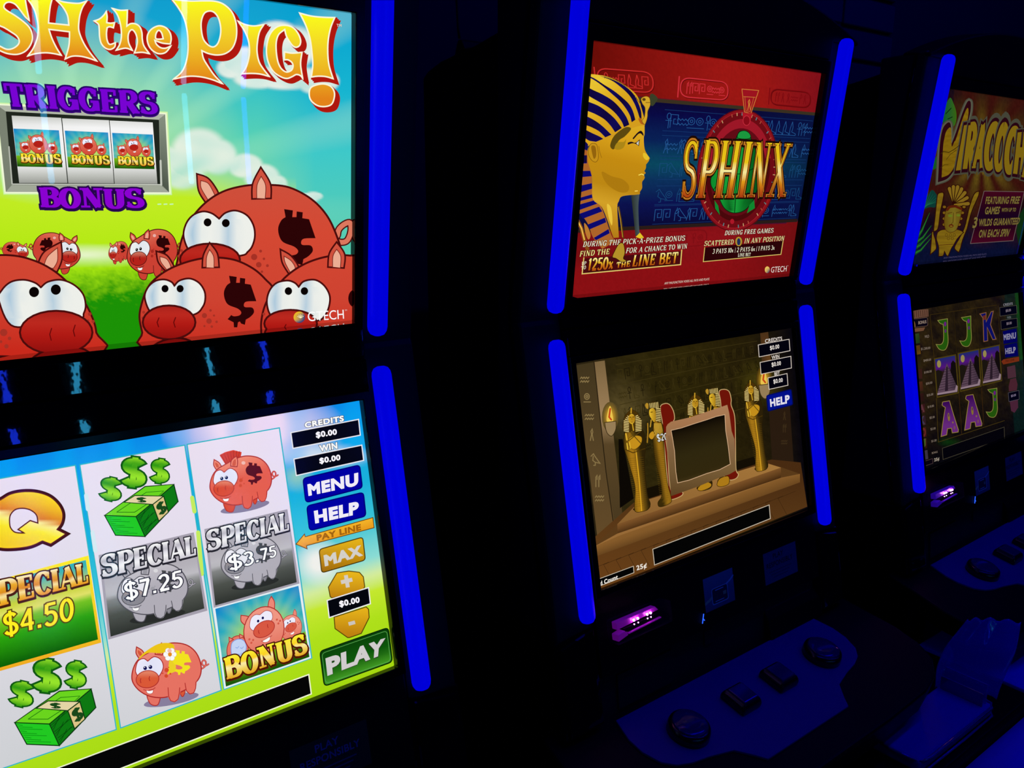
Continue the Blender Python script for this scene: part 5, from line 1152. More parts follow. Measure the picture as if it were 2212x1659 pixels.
def middle_lower():
    pic = Pic(2, lo, LW, LH); pic.begin('picture_backdrop'); rnd = random.Random(9)
    J = pic.zoom(1160, 680, 3.3515); K = pic.zoom(1160, 980, 3.16); Qz = pic.zoom(1330, 810, 5.351)
    def bg(x, y, s, t):
        n = (rnd.random() - .5) * .22 + .25 * fbm(x * .05, y * .07, 5)
        c = stops(s, (0, '2a2212'), (.2, '2e260c'), (.45, '2c2408'), (.75, '241c08'), (.88, '1a140a'), (1, '08060c'))
        c = mix(c, lin('6a5a30'), .6 * max(0, 1 - math.hypot(x - 1345, y - 880) / 75)); c = mix(c, lin('5a5010'), .5 * max(0, 1 - math.hypot(x - 1640, y - 825) / 60))
        return tuple(max(0, q * (1 + n)) for q in c)
    pic.grid(bg, 130, 100)
    # wall relief
    pic.begin('temple_picture'); Wq = pic.quad(px_id, [(1320, 775), (1640, 725), (1650, 900), (1345, 1000)], 100, 50)
    for r in range(5):
        pic.line([(2, 3 + r * 9.5), (98, 3 + r * 9.5)], .3, '3c3212')
        for k in range(26): hieroglyph(pic, rnd.randrange(9), 4 + k * 3.7, 11 + r * 9.5, 6, '1a1406' if k % 2 else '3a3010', .3)
    pic.T = J
    pil = lambda x, y: stops(y, (350, '42361e'), (800, '3a2e18'), (1140, '5a4628'), (1900, '6a4e2a'))
    pic.poly([(245,372),(415,342),(560,1140),(620,1500),(610,1560),(440,1640),(380,1140)], pil); pic.poly([(413,342),(490,331),(585,1140),(622,1475),(560,1500),(500,1140)], lambda x, y: stops(y, (340, '7c6440'), (750, 'a0825a'), (900, '5a4628'), (1500, '4a3a20')), sub=2)
    pic.line([(413,342),(500,1140),(555,1520)], 7, '2a2010'); pic.poly([(590,900),(620,900),(700,1330),(600,1400)], '0c0804')
    for y, k in ((470,5),(600,8),(740,5),(870,7),(1050,2),(1205,6),(1330,5)): hieroglyph(pic, k, 345 + (y - 470) * .125, y + 40, 88, '8a7448', 7)
    pic.poly([(1615,118),(1672,108),(1700,400),(1690,560),(1640,560)], lambda x, y: stops(y, (110, '4a3018'), (400, '6a4420'), (560, '3a2818'))); pic.poly([(1680,700),(1830,660),(1862,1130),(1705,1100)], '2a1c10')
    for y, k in ((760,7),(850,6),(950,5)): hieroglyph(pic, k, 1790, y, 60, '3c2c18', 6)
    for cx, cy in ((530, 740), (1645, 470)):
        pic.soft(cx, cy, 60, 110, 'd8a428', lambda x, y: lin('3a2c0c') if cx > 1000 else lin('5a4a24')); pic.blob([(cx - 25, cy + 30), (cx - 15, cy - 50), (cx, cy - 80), (cx + 12, cy - 40), (cx + 20, cy + 30)], 'f0c850'); pic.line([(cx, cy - 60), (cx - 8, cy), (cx + 8, cy + 20)], 12, 'c84818'); pic.blob([(cx - 40, cy + 40, 1), (cx + 42, cy + 30, 1), (cx + 40, cy + 90), (cx + 10, cy + 138), (cx - 25, cy + 110)], '9a8058', '3a2c14', 5)
    # floor and steps
    pic.T = K
    pic.poly([(370,590),(700,300),(1600,40),(1800,60),(1845,362),(417,930)], lambda x, y: stops(y, (150, '4a2c12'), (500, '5c3a18'), (900, '6a4018')), sub=2)
    for k in range(16): x = 430 + 85 * k; pic.line([(x, 900 - .38 * (x - 430)), (x - 60, 790 - .38 * (x - 430)), (x + 60, 740 - .38 * (x - 430))], 2.5, '3a220c')
    pic.poly([(380,640),(548,482),(690,340),(1560,65),(1665,92),(1795,138),(1795,196),(390,706)], '5c3c1a')
    pic.poly([(380,640),(550,545),(1665,165),(1795,138),(1700,170)], '9a6c38'); pic.poly([(380,640),(560,560),(1660,168),(1795,138),(1795,196),(390,706)], lambda x, y: mix(lin('8a5e2c'), lin('4a2e12'), (y + .36 * x - 810) / 60))
    pic.poly([(548,482),(690,335),(1560,62),(1665,95)], lambda x, y: mix(lin('8a6030'), lin('a8783c'), (x - 548) / 500)); pic.poly([(548,482),(1665,95),(1665,165),(550,545)], lambda x, y: mix(lin('82562a'), lin('44290f'), (y + .36 * x - 690) / 60))
    pic.poly([(690,330),(1500,70),(1480,20),(700,250)], '140e04')
    # mummy cases
    pic.begin('mummy_case'); coffin(pic, Qz); pic.begin('mummy_case'); coffin(pic, lambda x, y: Qz((x - 84) * .80 + 1478 + (y - 400) * .028, (y - 400) * .875 + 78)); pic.begin('mummy_case'); coffin(pic, lambda x, y: Qz((x - 84) * .92 + 826, (y - 400) * .94 + 225))
    pic.begin('mummy_case'); pic.T = Qz
    def lid(pts):
        pic.blob(pts, '701408', 'c8a870', 9)
    lid([(515,375),(570,330),(625,345),(668,420),(680,500),(665,540),(620,640),(580,720),(600,900),(640,1340),(765,1350),(762,1395),(650,1440),(620,1400),(570,900),(540,560)])
    side_coffin(pic, Qz); pic.serif('$20', [(468,692),(592,668),(600,745),(482,772)], 'e8e8e0', .16, .13, 0, 0, '0a0a08', .08)
    pic.begin('mummy_case'); side_coffin(pic, lambda x, y: Qz((x - 340) * .93 + 1038, (y - 312) * .93 + 150), True); pic.T = Qz
    lid([(1195,195),(1250,166),(1310,190),(1335,280),(1335,350),(1375,480),(1385,760),(1390,1080),(1418,1150),(1385,1200),(1310,1212),(1250,1150),(1230,700),(1215,330)])
    pic.blob([(945,1320),(985,1270),(1050,1235),(1105,1260),(1090,1300),(990,1340)], 'b88418', '2a1804', 6); pic.blob([(1172,1275),(1200,1200),(1300,1170),(1308,1255),(1230,1290)], 'b07c18', '2a1804', 6)
    pic.begin('stone_frame'); O = [(583,600),(600,570),(640,540),(860,490),(1290,345),(1312,440),(1340,650),(1372,740),(1388,1105),(1310,1150),(1190,1190),(950,1290),(740,1365),(640,1400),(612,1050),(580,720)]
    pic.poly(O, lambda x, y: stops(y, (350, 'b0805a'), (560, 'a87850'), (800, '8c6a48'), (1100, '7a5e38'), (1380, '5e4424')), sub=2)
    for k in range(5): pic.line([(605 + 15 * k, 700), (625 + 15 * k, 900), (640 + 12 * k, 1250)], 3, '6a5234')
    N = [(640,640),(760,612),(900,565),(1060,515),(1160,480),(1262,458),(1272,640),(1300,820),(1325,1030),(1200,1095),(1050,1140),(850,1215),(715,1248),(695,1120),(680,880),(655,720)]
    pic.poly(N, lambda x, y: stops(y + .28 * x, (820, '100a04'), (930, '221a0a'), (1150, '30280f'), (1400, '32280e'), (1500, '4a3a1a')), sub=3); pic.line(N, 7, 'd8b088', True)
    # game controls
    pic.begin('game_controls'); pic.T = J
    for c in ([(1602,218),(1825,177),(1832,260),(1608,305)], [(1615,345),(1838,300),(1842,385),(1622,430)], [(1672,457),(1810,425),(1817,510),(1680,540)]): pic.poly(c, '04030e'); pic.line(c, 5, 'd8ccc0', True)
    for t, c in (('CREDITS', [(1650,177),(1774,157),(1775,184),(1652,206)]), ('WIN', [(1697,296),(1754,286),(1755,314),(1700,325)]), ('BET', [(1718,417),(1757,409),(1758,434),(1720,442)])): pic.sans(t, c, 'e8ddd4', .02, '1a1008', .05)
    for x, y in ((1685, 225), (1697, 346), (1710, 468)): pic.sans('$0.00', [(x, y), (x + 68, y - 12), (x + 70, y + 22), (x + 3, y + 36)], 'f0e8e0', .02)
    r = pic.rrect([(1662,585),(1840,540),(1852,650),(1672,698)], .12); pic.poly(r, '00108c'); pic.line(r, 7, '000a5c', True); pic.sans('HELP', [(1685,612),(1828,577),(1830,638),(1690,668)], 'e8e4f0', .05)
    pic.T = K; c = [(790,652),(1585,350),(1593,443),(802,760)]; pic.poly(c, '040404'); pic.line(c, 5, 'c8bca8', True)
    c = [(360,878),(658,768),(662,812),(365,928)]; pic.poly(c, '040404'); pic.line(c, 4, 'd0c4b0', True); pic.sans('nd Count', [(412,878),(550,824),(553,856),(416,908)], 'f4eee4', .03); pic.sans('25¢', [(677,765),(748,742),(750,786),(681,805)], 'f0e8dc', .03)
    return pic

# ------------------------------------------------------------------ pictures on the right machine
def right_upper():
    pic = Pic(3, up, UW, UH); pic.begin('picture_backdrop'); rnd = random.Random(3); V = pic.zoom(1990, 190, 7.9)
    def bg(x, y, s, t):
        a = math.atan2(y - 330, (x - 2120) * 1.2); d = math.hypot((x - 2125) * 1.1, y - 330); n = (rnd.random() - .5) * .35
        c = stops(d, (0, '6a5a18'), (60, '5e4a14'), (100, '442a0e'), (140, '2c1210'), (190, '140a18'), (260, '08040e'))
        c = mix(c, lin('3c120c'), .5 + .5 * math.sin(a * 13)) if d > 45 else c
        c = mix(c, lin('0a1030'), (y - 480) / 60); c = mix(c, lin('060410'), (x - 2180) / 60 if y > 430 else 0)
        if x < 2060 and y < 260: c = mix(c, lin('0c0818'), .7)
        return tuple(max(0, q * (1 + n)) for q in c)
    pic.grid(bg, 110, 80)
    pic.begin('jungle_picture')
    pic.blob([(485,170),(550,260),(595,400),(600,540),(560,650),(470,640),(380,640),(380,400)], lambda x, y: mix(lin('0c5a30'), lin('3a6a10'), (x - 420) / 180), sub=1); pic.line([(420,440),(510,345)], 14, '06240e'); pic.line([(455,530),(530,495)], 14, '06240e')
    pic.begin('jungle_picture'); pic.blob([(200,1375),(250,1180),(330,1110),(320,1300),(230,1385)], '145a24')
    Z = pic.zoom(1960, 380, 8.294)
    pic.begin('jungle_picture'); pic.blob([(290,600,1),(330,430),(430,260),(500,300),(560,440),(500,560),(400,560)], '0c3c34')
    for k in range(7): pic.line([(300 + 10 * k, 580 - 10 * k), (380 + 40 * k, 260 + 30 * k)], 10, '1c6a4c', w1=2)
    pic.begin('jungle_picture')
    for a, b, c in (((160,1120),(260,980),(400,660)), ((140,1200),(280,1100),(430,890)), ((130,1300),(260,1200),(440,1020)), ((120,1390),(240,1330),(420,1120)), ((150,1280),(230,1240),(330,1130))): pic.line([a, b, c], 70, '14501e', w1=6); pic.line([a, b, c], 22, '2a7a2c', w1=3)
    pic.begin('jungle_picture'); pic.poly([(2010, 700), (2090, 560), (2090, 1200), (2000, 1250), (1950, 1000)], '0e3012')
    # title
    pic.begin('title_lettering')
    def stone(T, outl):
        pic.T = T
        for q, w, c in ((outl, 110, '4a4a3c'), (outl, 74, '5c5c4c')):
            for P in q: pic.line(pic.spl(P, 4), w, c, True)
        for P in outl: s = pic.spl(P, 4); pic.poly(s, '2c0610'); pic.line(s, 30, '2c0610', True)
        for P in outl:
            xs = [p[0] for p in P]; ys = [p[1] for p in P]; cx, cy = sum(xs) / len(xs), sum(ys) / len(ys)
            pic.poly([(x + 12, y + 42 * (1 if y < cy else .2)) for x, y in [(cx + (x - cx) * .86, cy + (y - cy) * .90) for x, y in pic.spl(P, 4)]], lambda x, y: mix(lin('8a6c10'), lin('7a5c0a'), .5 + .5 * math.sin(x * .13 + y * .09)), sub=1)
    stone(V, [[(300,1590,1),(310,1400),(330,1000),(375,720),(450,610),(490,640),(495,900),(510,1000),(600,780),(700,480),(790,260),(830,250),(825,400),(770,620),(700,850),(620,1100),(560,1350),(520,1440),(430,1540)]])
    for ch, q in (('I', [(720,640),(830,620),(690,1400),(580,1410)]), ('R', [(800,640),(975,610),(900,1370),(700,1385)]), ('A', [(960,640),(1150,600),(1060,1360),(875,1370)]), ('C', [(1130,660),(1345,620),(1240,1370),(1060,1365)]), ('O', [(1300,680),(1520,640),(1400,1395),(1235,1390)]), ('C', [(1480,720),(1680,690),(1590,1430),(1400,1420)]), ('H', [(1640,760),(1830,740),(1760,1490),(1560,1460)]), ('A', [(1800,800),(2000,790),(1900,1560),(1720,1520)])):
        pic.T = V
        pic.serif(ch, q, '505040', .44, .36, .04, .08, '48483a', .10); pic.serif(ch, q, '846a12', .34, .24, .02, .05, '2a0612', .07)
    pic.T = V
    pic.line([(340,1120),(380,1085),(470,1100),(560,1050),(650,980)], 12, '3a2c06'); pic.line([(430,1220),(500,1130),(600,1060)], 7, '3a2c06'); pic.line([(330,1360),(400,1310),(460,1310)], 7, '3a2c06')
    # carved head
    pic.begin('carving_picture'); pic.T = Z; G = lambda x, y: mix(lin('8a6e14'), lin('6e5410'), .5 + .5 * math.sin(x * .07) * math.sin(y * .05)); K_ = '2a0a06'
    for P in ([(545,330),(600,295),(650,310),(640,420),(590,650),(545,950),(440,1000,1),(410,1410,1),(480,1350),(520,1290),(500,1130,1),(470,1000),(500,700),(525,450)], [(1200,320),(1290,270,1),(1270,370),(1150,650),(1070,950,1),(990,1150),(950,1300),(920,1370,1),(850,1310),(860,1240),(940,1100),(1030,900),(1110,560)]): pic.blob(P, G, K_, 16)
    for k in range(7):
        a = -2.05 + k * .33; x, y = 860 + 230 * math.cos(a), 520 + 330 * math.sin(a); pic.line([(850, 520), (x, y)], 70, K_, w1=90); pic.line([(850, 520), (x, y)], 40, '86681a', w1=62)
    for s in (-1, 1):
        for k in range(4): x, y = 840 + s * (170 - 14 * k) - 15 * k, 560 + 105 * k; pic.ell(x, y, 48, 40, K_, n=14); pic.ell(x + s * 6, y - 4, 30, 24, '7a5a12', n=12)
    pic.blob([(540,1010,1),(640,960),(900,960),(1010,1010,1),(900,1120),(830,1240),(790,1300),(730,1440,1),(700,1420),(665,1350,1),(640,1430),(560,1440,1),(560,1270),(520,1120)], G, K_, 14)
    pic.blob([(700,600),(740,545),(860,525),(965,560),(970,640),(950,760),(900,920),(850,990),(760,1010),(690,970),(660,850),(670,720)], lambda x, y: mix(lin('7c6c1e'), lin('6a500e'), abs(x - 820) / 160), '4a2408', 8, sub=2)
    pic.line([(715,610),(760,555),(860,545),(965,590)], 40, '5a1c08'); pic.line([(830,660),(815,830),(780,870)], 9, '4a300a'); pic.line([(855,650),(850,840)], 6, '9a8028'); pic.line([(725,670),(800,655)], 10, '4a300a'); pic.line([(870,665),(950,640)], 10, '4a300a'); pic.ell(770, 715, 40, 22, '6c7c1c'); pic.ell(915, 705, 36, 22, '6c7c1c'); pic.ell(785, 895, 42, 30, '5a1c08'); pic.ell(785, 900, 26, 12, '8a7020')
    for k in range(5): pic.ell(700 + 35 * k, 1060 + (k % 2) * 60, 22, 26, None, line='4a300a', lw=6, n=10)
    pic.line([(570,1240),(830,1225)], 9, '4a1808')
    # caption plate
    pic.begin('caption_lettering'); P = [(1375,272),(2095,285),(1895,1160),(1130,1212)]; pic.poly(P, lambda x, y: stops(y, (270, '44061c'), (520, '2c0418'), (700, '18041e'), (950, '2c0418'), (1200, '480620')), sub=3); pic.line(P, 10, '70605c', True)
    W = '7c6c34'
    for t, c in (('FEATURING FREE', [(1415,370),(2030,365),(1995,500),(1395,505)]), ('GAMES', [(1405,555),(1672,548),(1640,685),(1385,690)]), ('WITH UP TO', [(1695,575),(1955,570),(1940,640),(1682,645)]), ('3', [(1200,740),(1270,735),(1235,935),(1160,940)]), ('WILDS GUARANTEED', [(1290,770),(2030,745),(1990,870),(1275,905)]), ('ON EACH SPIN', [(1295,965),(1850,945),(1800,1085),(1275,1110)])): pic.sans(t, c, W, .035, '100410', .03)
    pic.sans('ANY MALFUNCTION VOIDS ALL PAYS AND PLAYS', [(650,1455),(1418,1385),(1416,1412),(650,1485)], '4a4468', .01)
    return pic

def right_lower():
    pic = Pic(3, lo, LW, LH); pic.begin('picture_backdrop'); rnd = random.Random(7)
    Y = pic.zoom(1960, 630, 8.294); X = pic.zoom(1960, 820, 8.294)
    def bg(x, y, s, t):
        n = (rnd.random() - .5) * .4
        c = stops(s, (0, '1c1010'), (.25, '16100c'), (.5, '1e160c'), (.8, '140c10'), (.88, '0a1818'), (1, '081408')); c = mix(c, lin('30240e'), .8 * max(0, .5 + fbm(x * .06, y * .05, 1))); c = mix(c, lin('06060c'), (t - .55) * 2.2); c = mix(c, lin('0a3a0c'), .7 * max(0, 1 - math.hypot((x - 2050) / 30, (y - 955) / 12)))
        if s > .85: c = mix(c, lin('08201e'), .7)
        if s > .96 and t < .5: c = mix(c, lin('144410'), .8)
        return tuple(max(0, q * (1 + n)) for q in c)
    pic.grid(bg, 100, 80)
    pic.begin('pay_table'); pic.T = Y
    pic.poly([(20,335),(375,315),(380,445),(40,490)], '6a4838')
    for k in range(9): pic.line([(45 + 38 * k, 350 - 2 * k), (52 + 38 * k, 470 - 4 * k)], 9, '3a221a')
    r = pic.rrect([(30,500),(362,462),(366,612),(50,650)], .2); pic.poly(r, '0a0614'); pic.line(r, 7, '6a5044', True); pic.blob([(65,645),(65,550),(98,502),(135,555),(138,640)], '8a6434'); pic.sans('BONUS', [(198,530),(340,508),(342,565),(198,588)], 'a08a7c', .02)
    pic.poly([(48,665),(320,640),(290,700),(60,735)], '6e4a34')
    for T, q, c, c2 in ((Y, [(60,770),(210,745),(225,920),(75,945)], '28381c', '12280c'), (Y, [(75,985),(225,955),(240,1115),(85,1150)], '7a5410', '3a2408'), (Y, [(90,1170),(240,1165),(250,1330),(100,1350)], '241c0c', '140e08'), (Y, [(110,1400),(260,1380),(270,1560),(118,1560)], '2a1410', '1a0c0c'), (X, [(120,60),(270,30),(285,200),(135,215)], '3a1c10', '20100a'), (X, [(135,270),(290,240),(300,390),(150,410)], '34140e', '1c0c0a'), (X, [(150,470),(310,430),(318,590),(160,620)], '341418', '200c0c'), (X, [(165,660),(320,640),(335,810),(180,840)], '24141c', '180c0c'), (X, [(180,880),(335,850),(345,1020),(195,1060)], '30100e', '1c0808'), (X, [(195,1090),(340,1050),(355,1225),(205,1260)], '2a140c', '180c08'), (X, [(205,1295),(360,1260),(375,1420),(220,1460)], '3c3240', '2a2430')):
        pic.T = T; pic.poly(q, lambda x, y: tuple(1.8 * k for k in mix(lin(c), lin(c2), .5 + .5 * math.sin(x * .09))), sub=1)
    for ch, q, c in (('A', [(228,455),(290,440),(300,570),(220,590)], '5c2c40'), ('K', [(232,665),(300,655),(312,795),(240,815)], '2a3460'), ('O', [(250,880),(325,865),(330,1010),(255,1030)], '6a1c20'), ('J', [(268,1070),(325,1060),(325,1200),(275,1215)], '3c5a20')):
        pic.T = X; pic.sans(ch, q, c, .02, '6a4430', .03)
    for T, t, q in ((Y, 'WILD', [(308,785),(388,772),(390,820),(312,832)]), (Y, '$1,200.00', [(245,1005),(410,985),(412,1032),(248,1055)]), (Y, '$400.00', [(290,1215),(425,1195),(427,1240),(292,1265)]), (Y, '$100.00', [(300,1430),(435,1402),(437,1450),(302,1475)]), (X, '$50.00', [(332,55),(445,30),(448,75),(335,102)]), (X, '$25.00', [(347,265),(462,240),(465,285),(350,310)]), (X, '$10.00', [(362,472),(475,448),(478,492),(365,518)]), (X, '$5.00', [(398,665),(488,648),(490,692),(400,712)]), (X, '$2.00', [(415,868),(505,850),(507,895),(418,915)]), (X, '$1.00', [(430,1085),(522,1065),(524,1110),(432,1132)]), (X, 'BONUS', [(438,1300),(540,1275),(542,1310),(440,1335)])):
        pic.T = T; pic.sans(t, q, '8a7a6c', .01)
    pic.begin('reel_panel')
    F = '3c2c0c'
    pic.T = Y; pic.line([(405,415),(1600,240)], 9, F); pic.line([(405,415),(480,1190)], 9, F); pic.line([(835,365),(880,1100)], 7, '2e220a'); pic.line([(1240,305),(1275,1030)], 7, '2e220a'); pic.line([(1630,250),(1660,960)], 7, F)
    pic.begin('reel_panel'); pic.T = X; pic.line([(520,340),(555,1120),(1740,735)], 9, '4a3a10'); pic.line([(925,260),(975,980)], 8, '40280c'); pic.line([(1330,150),(1370,820)], 8, '40280c')
    # pyramids
    for q in ([(475,1195),(870,1120),(930,1820),(525,1905)], [(900,1100),(1290,1020),(1330,1700),(945,1800)], [(1305,1020),(1655,945),(1700,1600),(1345,1690)]):
        pic.begin('pyramid_picture'); T = pic.quad(Y, q, 100, 180)
        pic.poly([(0,0),(100,0),(100,180),(0,180)], '4c3e10'); pic.poly([(5,6),(95,6),(95,174),(5,174)], lambda x, y: stops(y, (6, '1c2a70'), (30, '3c1a78'), (55, '5a1480'), (66, '2a1a14'), (120, '1c1410')), sub=3)
        pic.ell(21, 30, 9, 17, '9a8c50'); pic.poly([(70,90),(74,38),(84,26),(95,40),(95,150)], '120c0c'); pic.poly([(5,60),(15,56),(32,66),(24,130),(5,150)], '1c1610')
        pic.poly([(56,34),(92,148),(90,164),(5,164),(8,150)], lambda x, y: mix(lin('604858'), lin('3c2c3c'), (x - 45) / 50), sub=1)
        for k in range(9): y = 60 + k * 11; h = (y - 34) / 114; pic.line([(56 - 48 * h, y), (56 + 36 * h, y)], 2.2, '2c1e2a')
        pic.poly([(52,50),(59,50),(52,158),(38,158)], '2a1c28'); pic.poly([(4,160),(82,162),(90,140),(96,148),(92,172),(4,168)], '98808c')
    def J_(T, dx, dy, s):
        pic.begin('letter_symbol')
        pic.T = lambda x, y: T(x * s + dx, y * s + dy)
        P = [(545,515,1),(720,485,1),(722,700),(730,900),(700,1010),(650,1050),(570,1030),(515,945,1),(600,945),(645,880),(650,720),(640,585,1),(590,570)]
        S = pic.spl(P, 4); pic.line(S, 26, '1a0e04', True); pic.poly(S, '24580c'); pic.line(S, 12, '8a8440', True); pic.ell(677, 580, 22, 42, '6a1a80'); pic.ell(684, 705, 16, 32, '5a2070')
    J_(Y, 0, 0, 1); J_(Y, 440, -35, .97); J_(X, 935, -300, .93)
    pic.begin('letter_symbol'); pic.T = Y; P = [(1300,400),(1410,375),(1412,540),(1500,360),(1540,350),(1490,590),(1590,850),(1530,860),(1430,640),(1440,880),(1370,895),(1355,470)]; pic.poly(P, '0c1064'); pic.line(P, 13, '8a5c3c', True); pic.poly([(1355,430),(1405,420),(1410,500),(1360,510)], '6a2a20')
    for dx, dy in ((0, 0), (422, -113)):
        pic.begin('letter_symbol')
        pic.T = lambda x, y: X(x + dx, y + dy)
        P = [(630,420,1),(640,400),(755,380,1),(820,600),(915,900,1),(910,940,1),(805,955,1),(790,870,1),(720,880,1),(705,990,1),(605,1020,1),(640,750),(680,500,1),(625,460)]
        S = pic.spl(P, 4); pic.line(S, 26, '1a0e04', True); pic.poly(S, lambda x, y: mix(lin('3a0a58'), lin('6a2a80'), (y - 420) / 400), sub=1); pic.line(S, 12, '96803c', True); pic.ell(742, 670, 20, 75, '8a7030', -4); pic.ell(742, 640, 8, 30, '4a1a50'); pic.ell(815, 768, 14, 18, '8a6c40', n=10); pic.ell(845, 860, 16, 34, '7a4a60', n=12)
    pic.begin('game_controls'); pic.T = Y
    for c in ([(1655,285),(1955,245),(1965,395),(1662,440)], [(1675,520),(1965,475),(1975,628),(1682,678)]): pic.poly(c, '020214'); pic.line(c, 6, '5a5448', True)
    pic.sans('CREDITS', [(1718,215),(1888,192),(1890,235),(1720,262)], '8a8890', .02); pic.sans('WIN', [(1785,445),(1855,435),(1857,480),(1787,492)], '6a7070', .02); pic.sans('$0.00', [(1762,320),(1855,305),(1858,358),(1765,375)], '8a7c8a', .02); pic.sans('$0.00', [(1775,550),(1868,535),(1870,588),(1778,605)], '8a7c8a', .02)
    pic.poly([(1710,710),(1955,660),(1970,900),(1725,940)], '00005c'); pic.poly([(1735,960),(1965,910),(1985,1150),(1755,1180)], '00005c')
    pic.sans('MENU', [(1722,768),(1945,725),(1945,840),(1730,872)], '8c88a4', .05); pic.sans('HELP', [(1752,1020),(1940,985),(1942,1095),(1758,1122)], '8c88a4', .05)
    pic.poly([(1685,1250),(1720,1215),(2000,1165),(2005,1245),(1720,1305)], '7a2e14'); pic.sans('PAY LINE', [(1760,1225),(1915,1195),(1918,1235),(1765,1268)], '4a1a0c', .02)
    pic.poly([(1785,1350),(1930,1315),(1950,1530),(1800,1560)], '4c2c38'); pic.poly([(1845,1570),(1945,1545),(1975,1660),(1960,1770),(1820,1790),(1815,1700)], '4c2430')
    pic.T = X; pic.poly([(1835,390),(1980,360),(1985,500),(1920,595),(1860,560)], '4c2438'); c = [(1808,238),(2000,195),(2005,350),(1820,395)]; pic.poly(c, '020214'); pic.line(c, 6, '5a5460', True); pic.sans('$0.00', [(1855,275),(1945,252),(1948,300),(1860,322)], '8a7c9a', .02)
    c = [(628,1230),(1735,850),(1742,1050),(640,1432)]; pic.poly(c, '04030a'); pic.line(c, 8, '4a4434', True)
    c = [(150,1520),(450,1415),(458,1500),(160,1600)]; pic.poly(c, '08030e'); pic.line(c, 6, '5a4444', True); pic.sans('ount', [(228,1515),(318,1488),(320,1545),(230,1572)], '8a7870', .03); pic.sans('25¢', [(478,1412),(570,1385),(574,1458),(482,1485)], 'a89c8c', .04)
    return pic

# ------------------------------------------------------------------ the machines
LABEL = {1: 'slot machine at the left with bright cartoon pig screens', 2: 'slot machine in the middle with golden pharaoh screen', 3: 'dim slot machine at the right edge with stone face and pyramid symbols'}
for key, (fu, fl) in {1: (left_upper, left_lower), 2: (middle_upper, middle_lower), 3: (right_upper, right_lower)}.items():
    root, scr = slot_machine(machine_matrix(*ROW[key]), key)
    tag(root, LABEL[key], 'slot machine', 'slot machines in a row')
    fu().build(scr['u']); fl().build(scr['l'])
    if key != 1: sticker('card_sticker', root, key, -.0385, .0370, -.101, -.046, card_art)
    sticker('notice_sticker', root, key, .112, .207, -.101, -.046, notice_art(key == 1))
# the row opposite, seen only as streaks mirrored in the glass
for i, (x, bars) in enumerate(((0.0, ('cyan', 'cyan')), (-.83, ('deepblue', 'deepblue')), (.83, ('deepblue', 'deepblue')))):
    root, scr = slot_machine(machine_matrix(x, -3.15, 0, math.pi), 0, bars, simple=True)
    tag(root, ('slot machine with pale cyan light bars across the aisle', 'slot machine with blue light bars across the aisle, left of the cyan one', 'slot machine with blue light bars across the aisle, right of the cyan one')[i], 'slot machine', 'slot machines across the aisle')

# ------------------------------------------------------------------ things around the machines
c = link('power_cable', MB().tube([(-.283, .203, ZO + .3475), (-.284, .204, ZO + .36), (-.284, .207, ZO + .40), (-.285, .22, ZO + .60), (-.29, .28, ZO + 1.2), (-.29, .32, ZO + 1.6)], .0018).mesh('power_cable'), 'cable', None, True)
tag(c, 'thin black cable rising from the back of the pharaoh machine', 'cable')

# shelf between the middle and the right machine, its padded front rail and the clear plastic tray on it
t = bpy.data.objects.new('shelf', None); COL.objects.link(t); t.location = (.43, -.25, ZO - .725)
tag(t, 'dark shelf with a padded front rail coloured for blue light at the bottom right corner', 'shelf')
link('shelf_top', MB().box((-.30, -.115, -.02), (.095, .13, 0)).mesh('shelf_top', .003), 'shell', t)
link('shelf_top', MB().box((.098, -.105, -.02), (.28, .09, .004)).mesh('shelf_top', .003), 'vinyl', t)  # brightly lit stretch of the shelf, its blue light put into the colour
link('front_lip', MB().box((-.32, -.128, -.05), (.40, -.115, .002)).mesh('front_lip', .004), 'shell', t)
link('padded_rail', MB().tube([(-.36, -.178, -.022), (.0, -.178, -.022), (.40, -.178, -.022)], .050, 28).mesh('padded_rail'), 'vinyl', t, True)
link('support', MB().box((-.20, -.09, -(ZO - .725)), (.10, .06, -.02)).mesh('support', .004), 'shell', t)

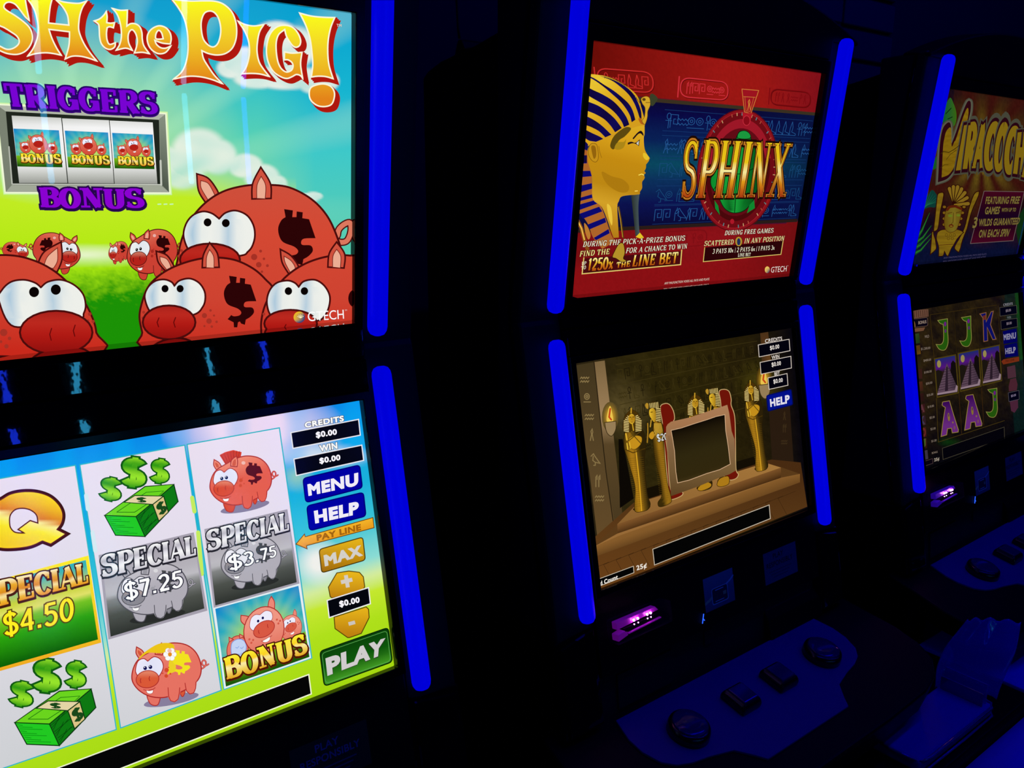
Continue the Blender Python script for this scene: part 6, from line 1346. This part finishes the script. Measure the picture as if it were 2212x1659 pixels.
tr = bpy.data.objects.new('plastic_tray', None); COL.objects.link(tr); tr.location = (.30, -.305, ZO - .724)
tag(tr, 'clear glossy plastic tray with a curved hood on the dark shelf', 'tray')
link('base', MB().box((-.135, -.044, 0), (.108, .040, .022)).mesh('base', .007, 4), 'tray', tr)
link('rim', MB().tube([(-.133, .038, .020), (-.137, .010, .020), (-.137, -.030, .020), (-.130, -.044, .020), (-.110, -.0465, .021), (0, -.0465, .021), (.095, -.0465, .021), (.108, -.040, .021), (.112, -.020, .021), (.110, .030, .021)], .0026, 10).mesh('rim'), 'rim', tr, True)
link('rim', MB().tube([(-.128, -.047, .004), (0, -.048, .004), (.100, -.047, .004), (.111, -.038, .006)], .0022, 10).mesh('rim'), 'rim', tr, True)
link('inner_wall', MB().box((.082, -.036, .022), (.085, .034, .046)).mesh('inner_wall', .001), 'rim', tr)
link('inner_wall', MB().box((.096, -.036, .022), (.0985, .034, .058)).mesh('inner_wall', .001), 'clear', tr)
rows = [((.078, .040, .022), (.092, .036, .022), (.110, .010, .022), (.128, -.040, .022)), ((.085, .044, .059), (.104, .034, .062), (.124, .002, .063), (.140, -.042, .060)), ((.104, .037, .100), (.124, .022, .104), (.146, -.010, .104), (.165, -.045, .100)), ((.132, .024, .139), (.150, .010, .141), (.172, -.012, .141), (.195, -.037, .139))]
def cat(a, b, c, d, t): return tuple(.5 * (2 * q + (r - p) * t + (2 * p - 5 * q + 4 * r - s) * t * t + (-p + 3 * q - 3 * r + s) * t ** 3) for p, q, r, s in zip(a, b, c, d))
def curve(P, n): return [cat(P[max(0, i - 1)], P[i], P[i + 1], P[min(len(P) - 1, i + 2)], k / n) for i in range(len(P) - 1) for k in range(n)] + [P[-1]]
G = [curve(r, 6) for r in rows]; G = list(zip(*[curve([g[k] for g in G], 6) for k in range(len(G[0]))]))
V = [Vector(p) + Vector((0, 0, .0034 * math.sin(1.25 * j + .16 * i) + .0012 * math.sin(.8 * i))) for i, r in enumerate(G) for j, p in enumerate(r)]; nn = len(G[0])
hood = mesh_obj('hood', V, [[i * nn + j, i * nn + j + 1, (i + 1) * nn + j + 1, (i + 1) * nn + j] for i in range(len(G) - 1) for j in range(nn - 1)], 'clear', tr, True)
md = hood.modifiers.new('thickness', 'SOLIDIFY'); md.thickness = .0016
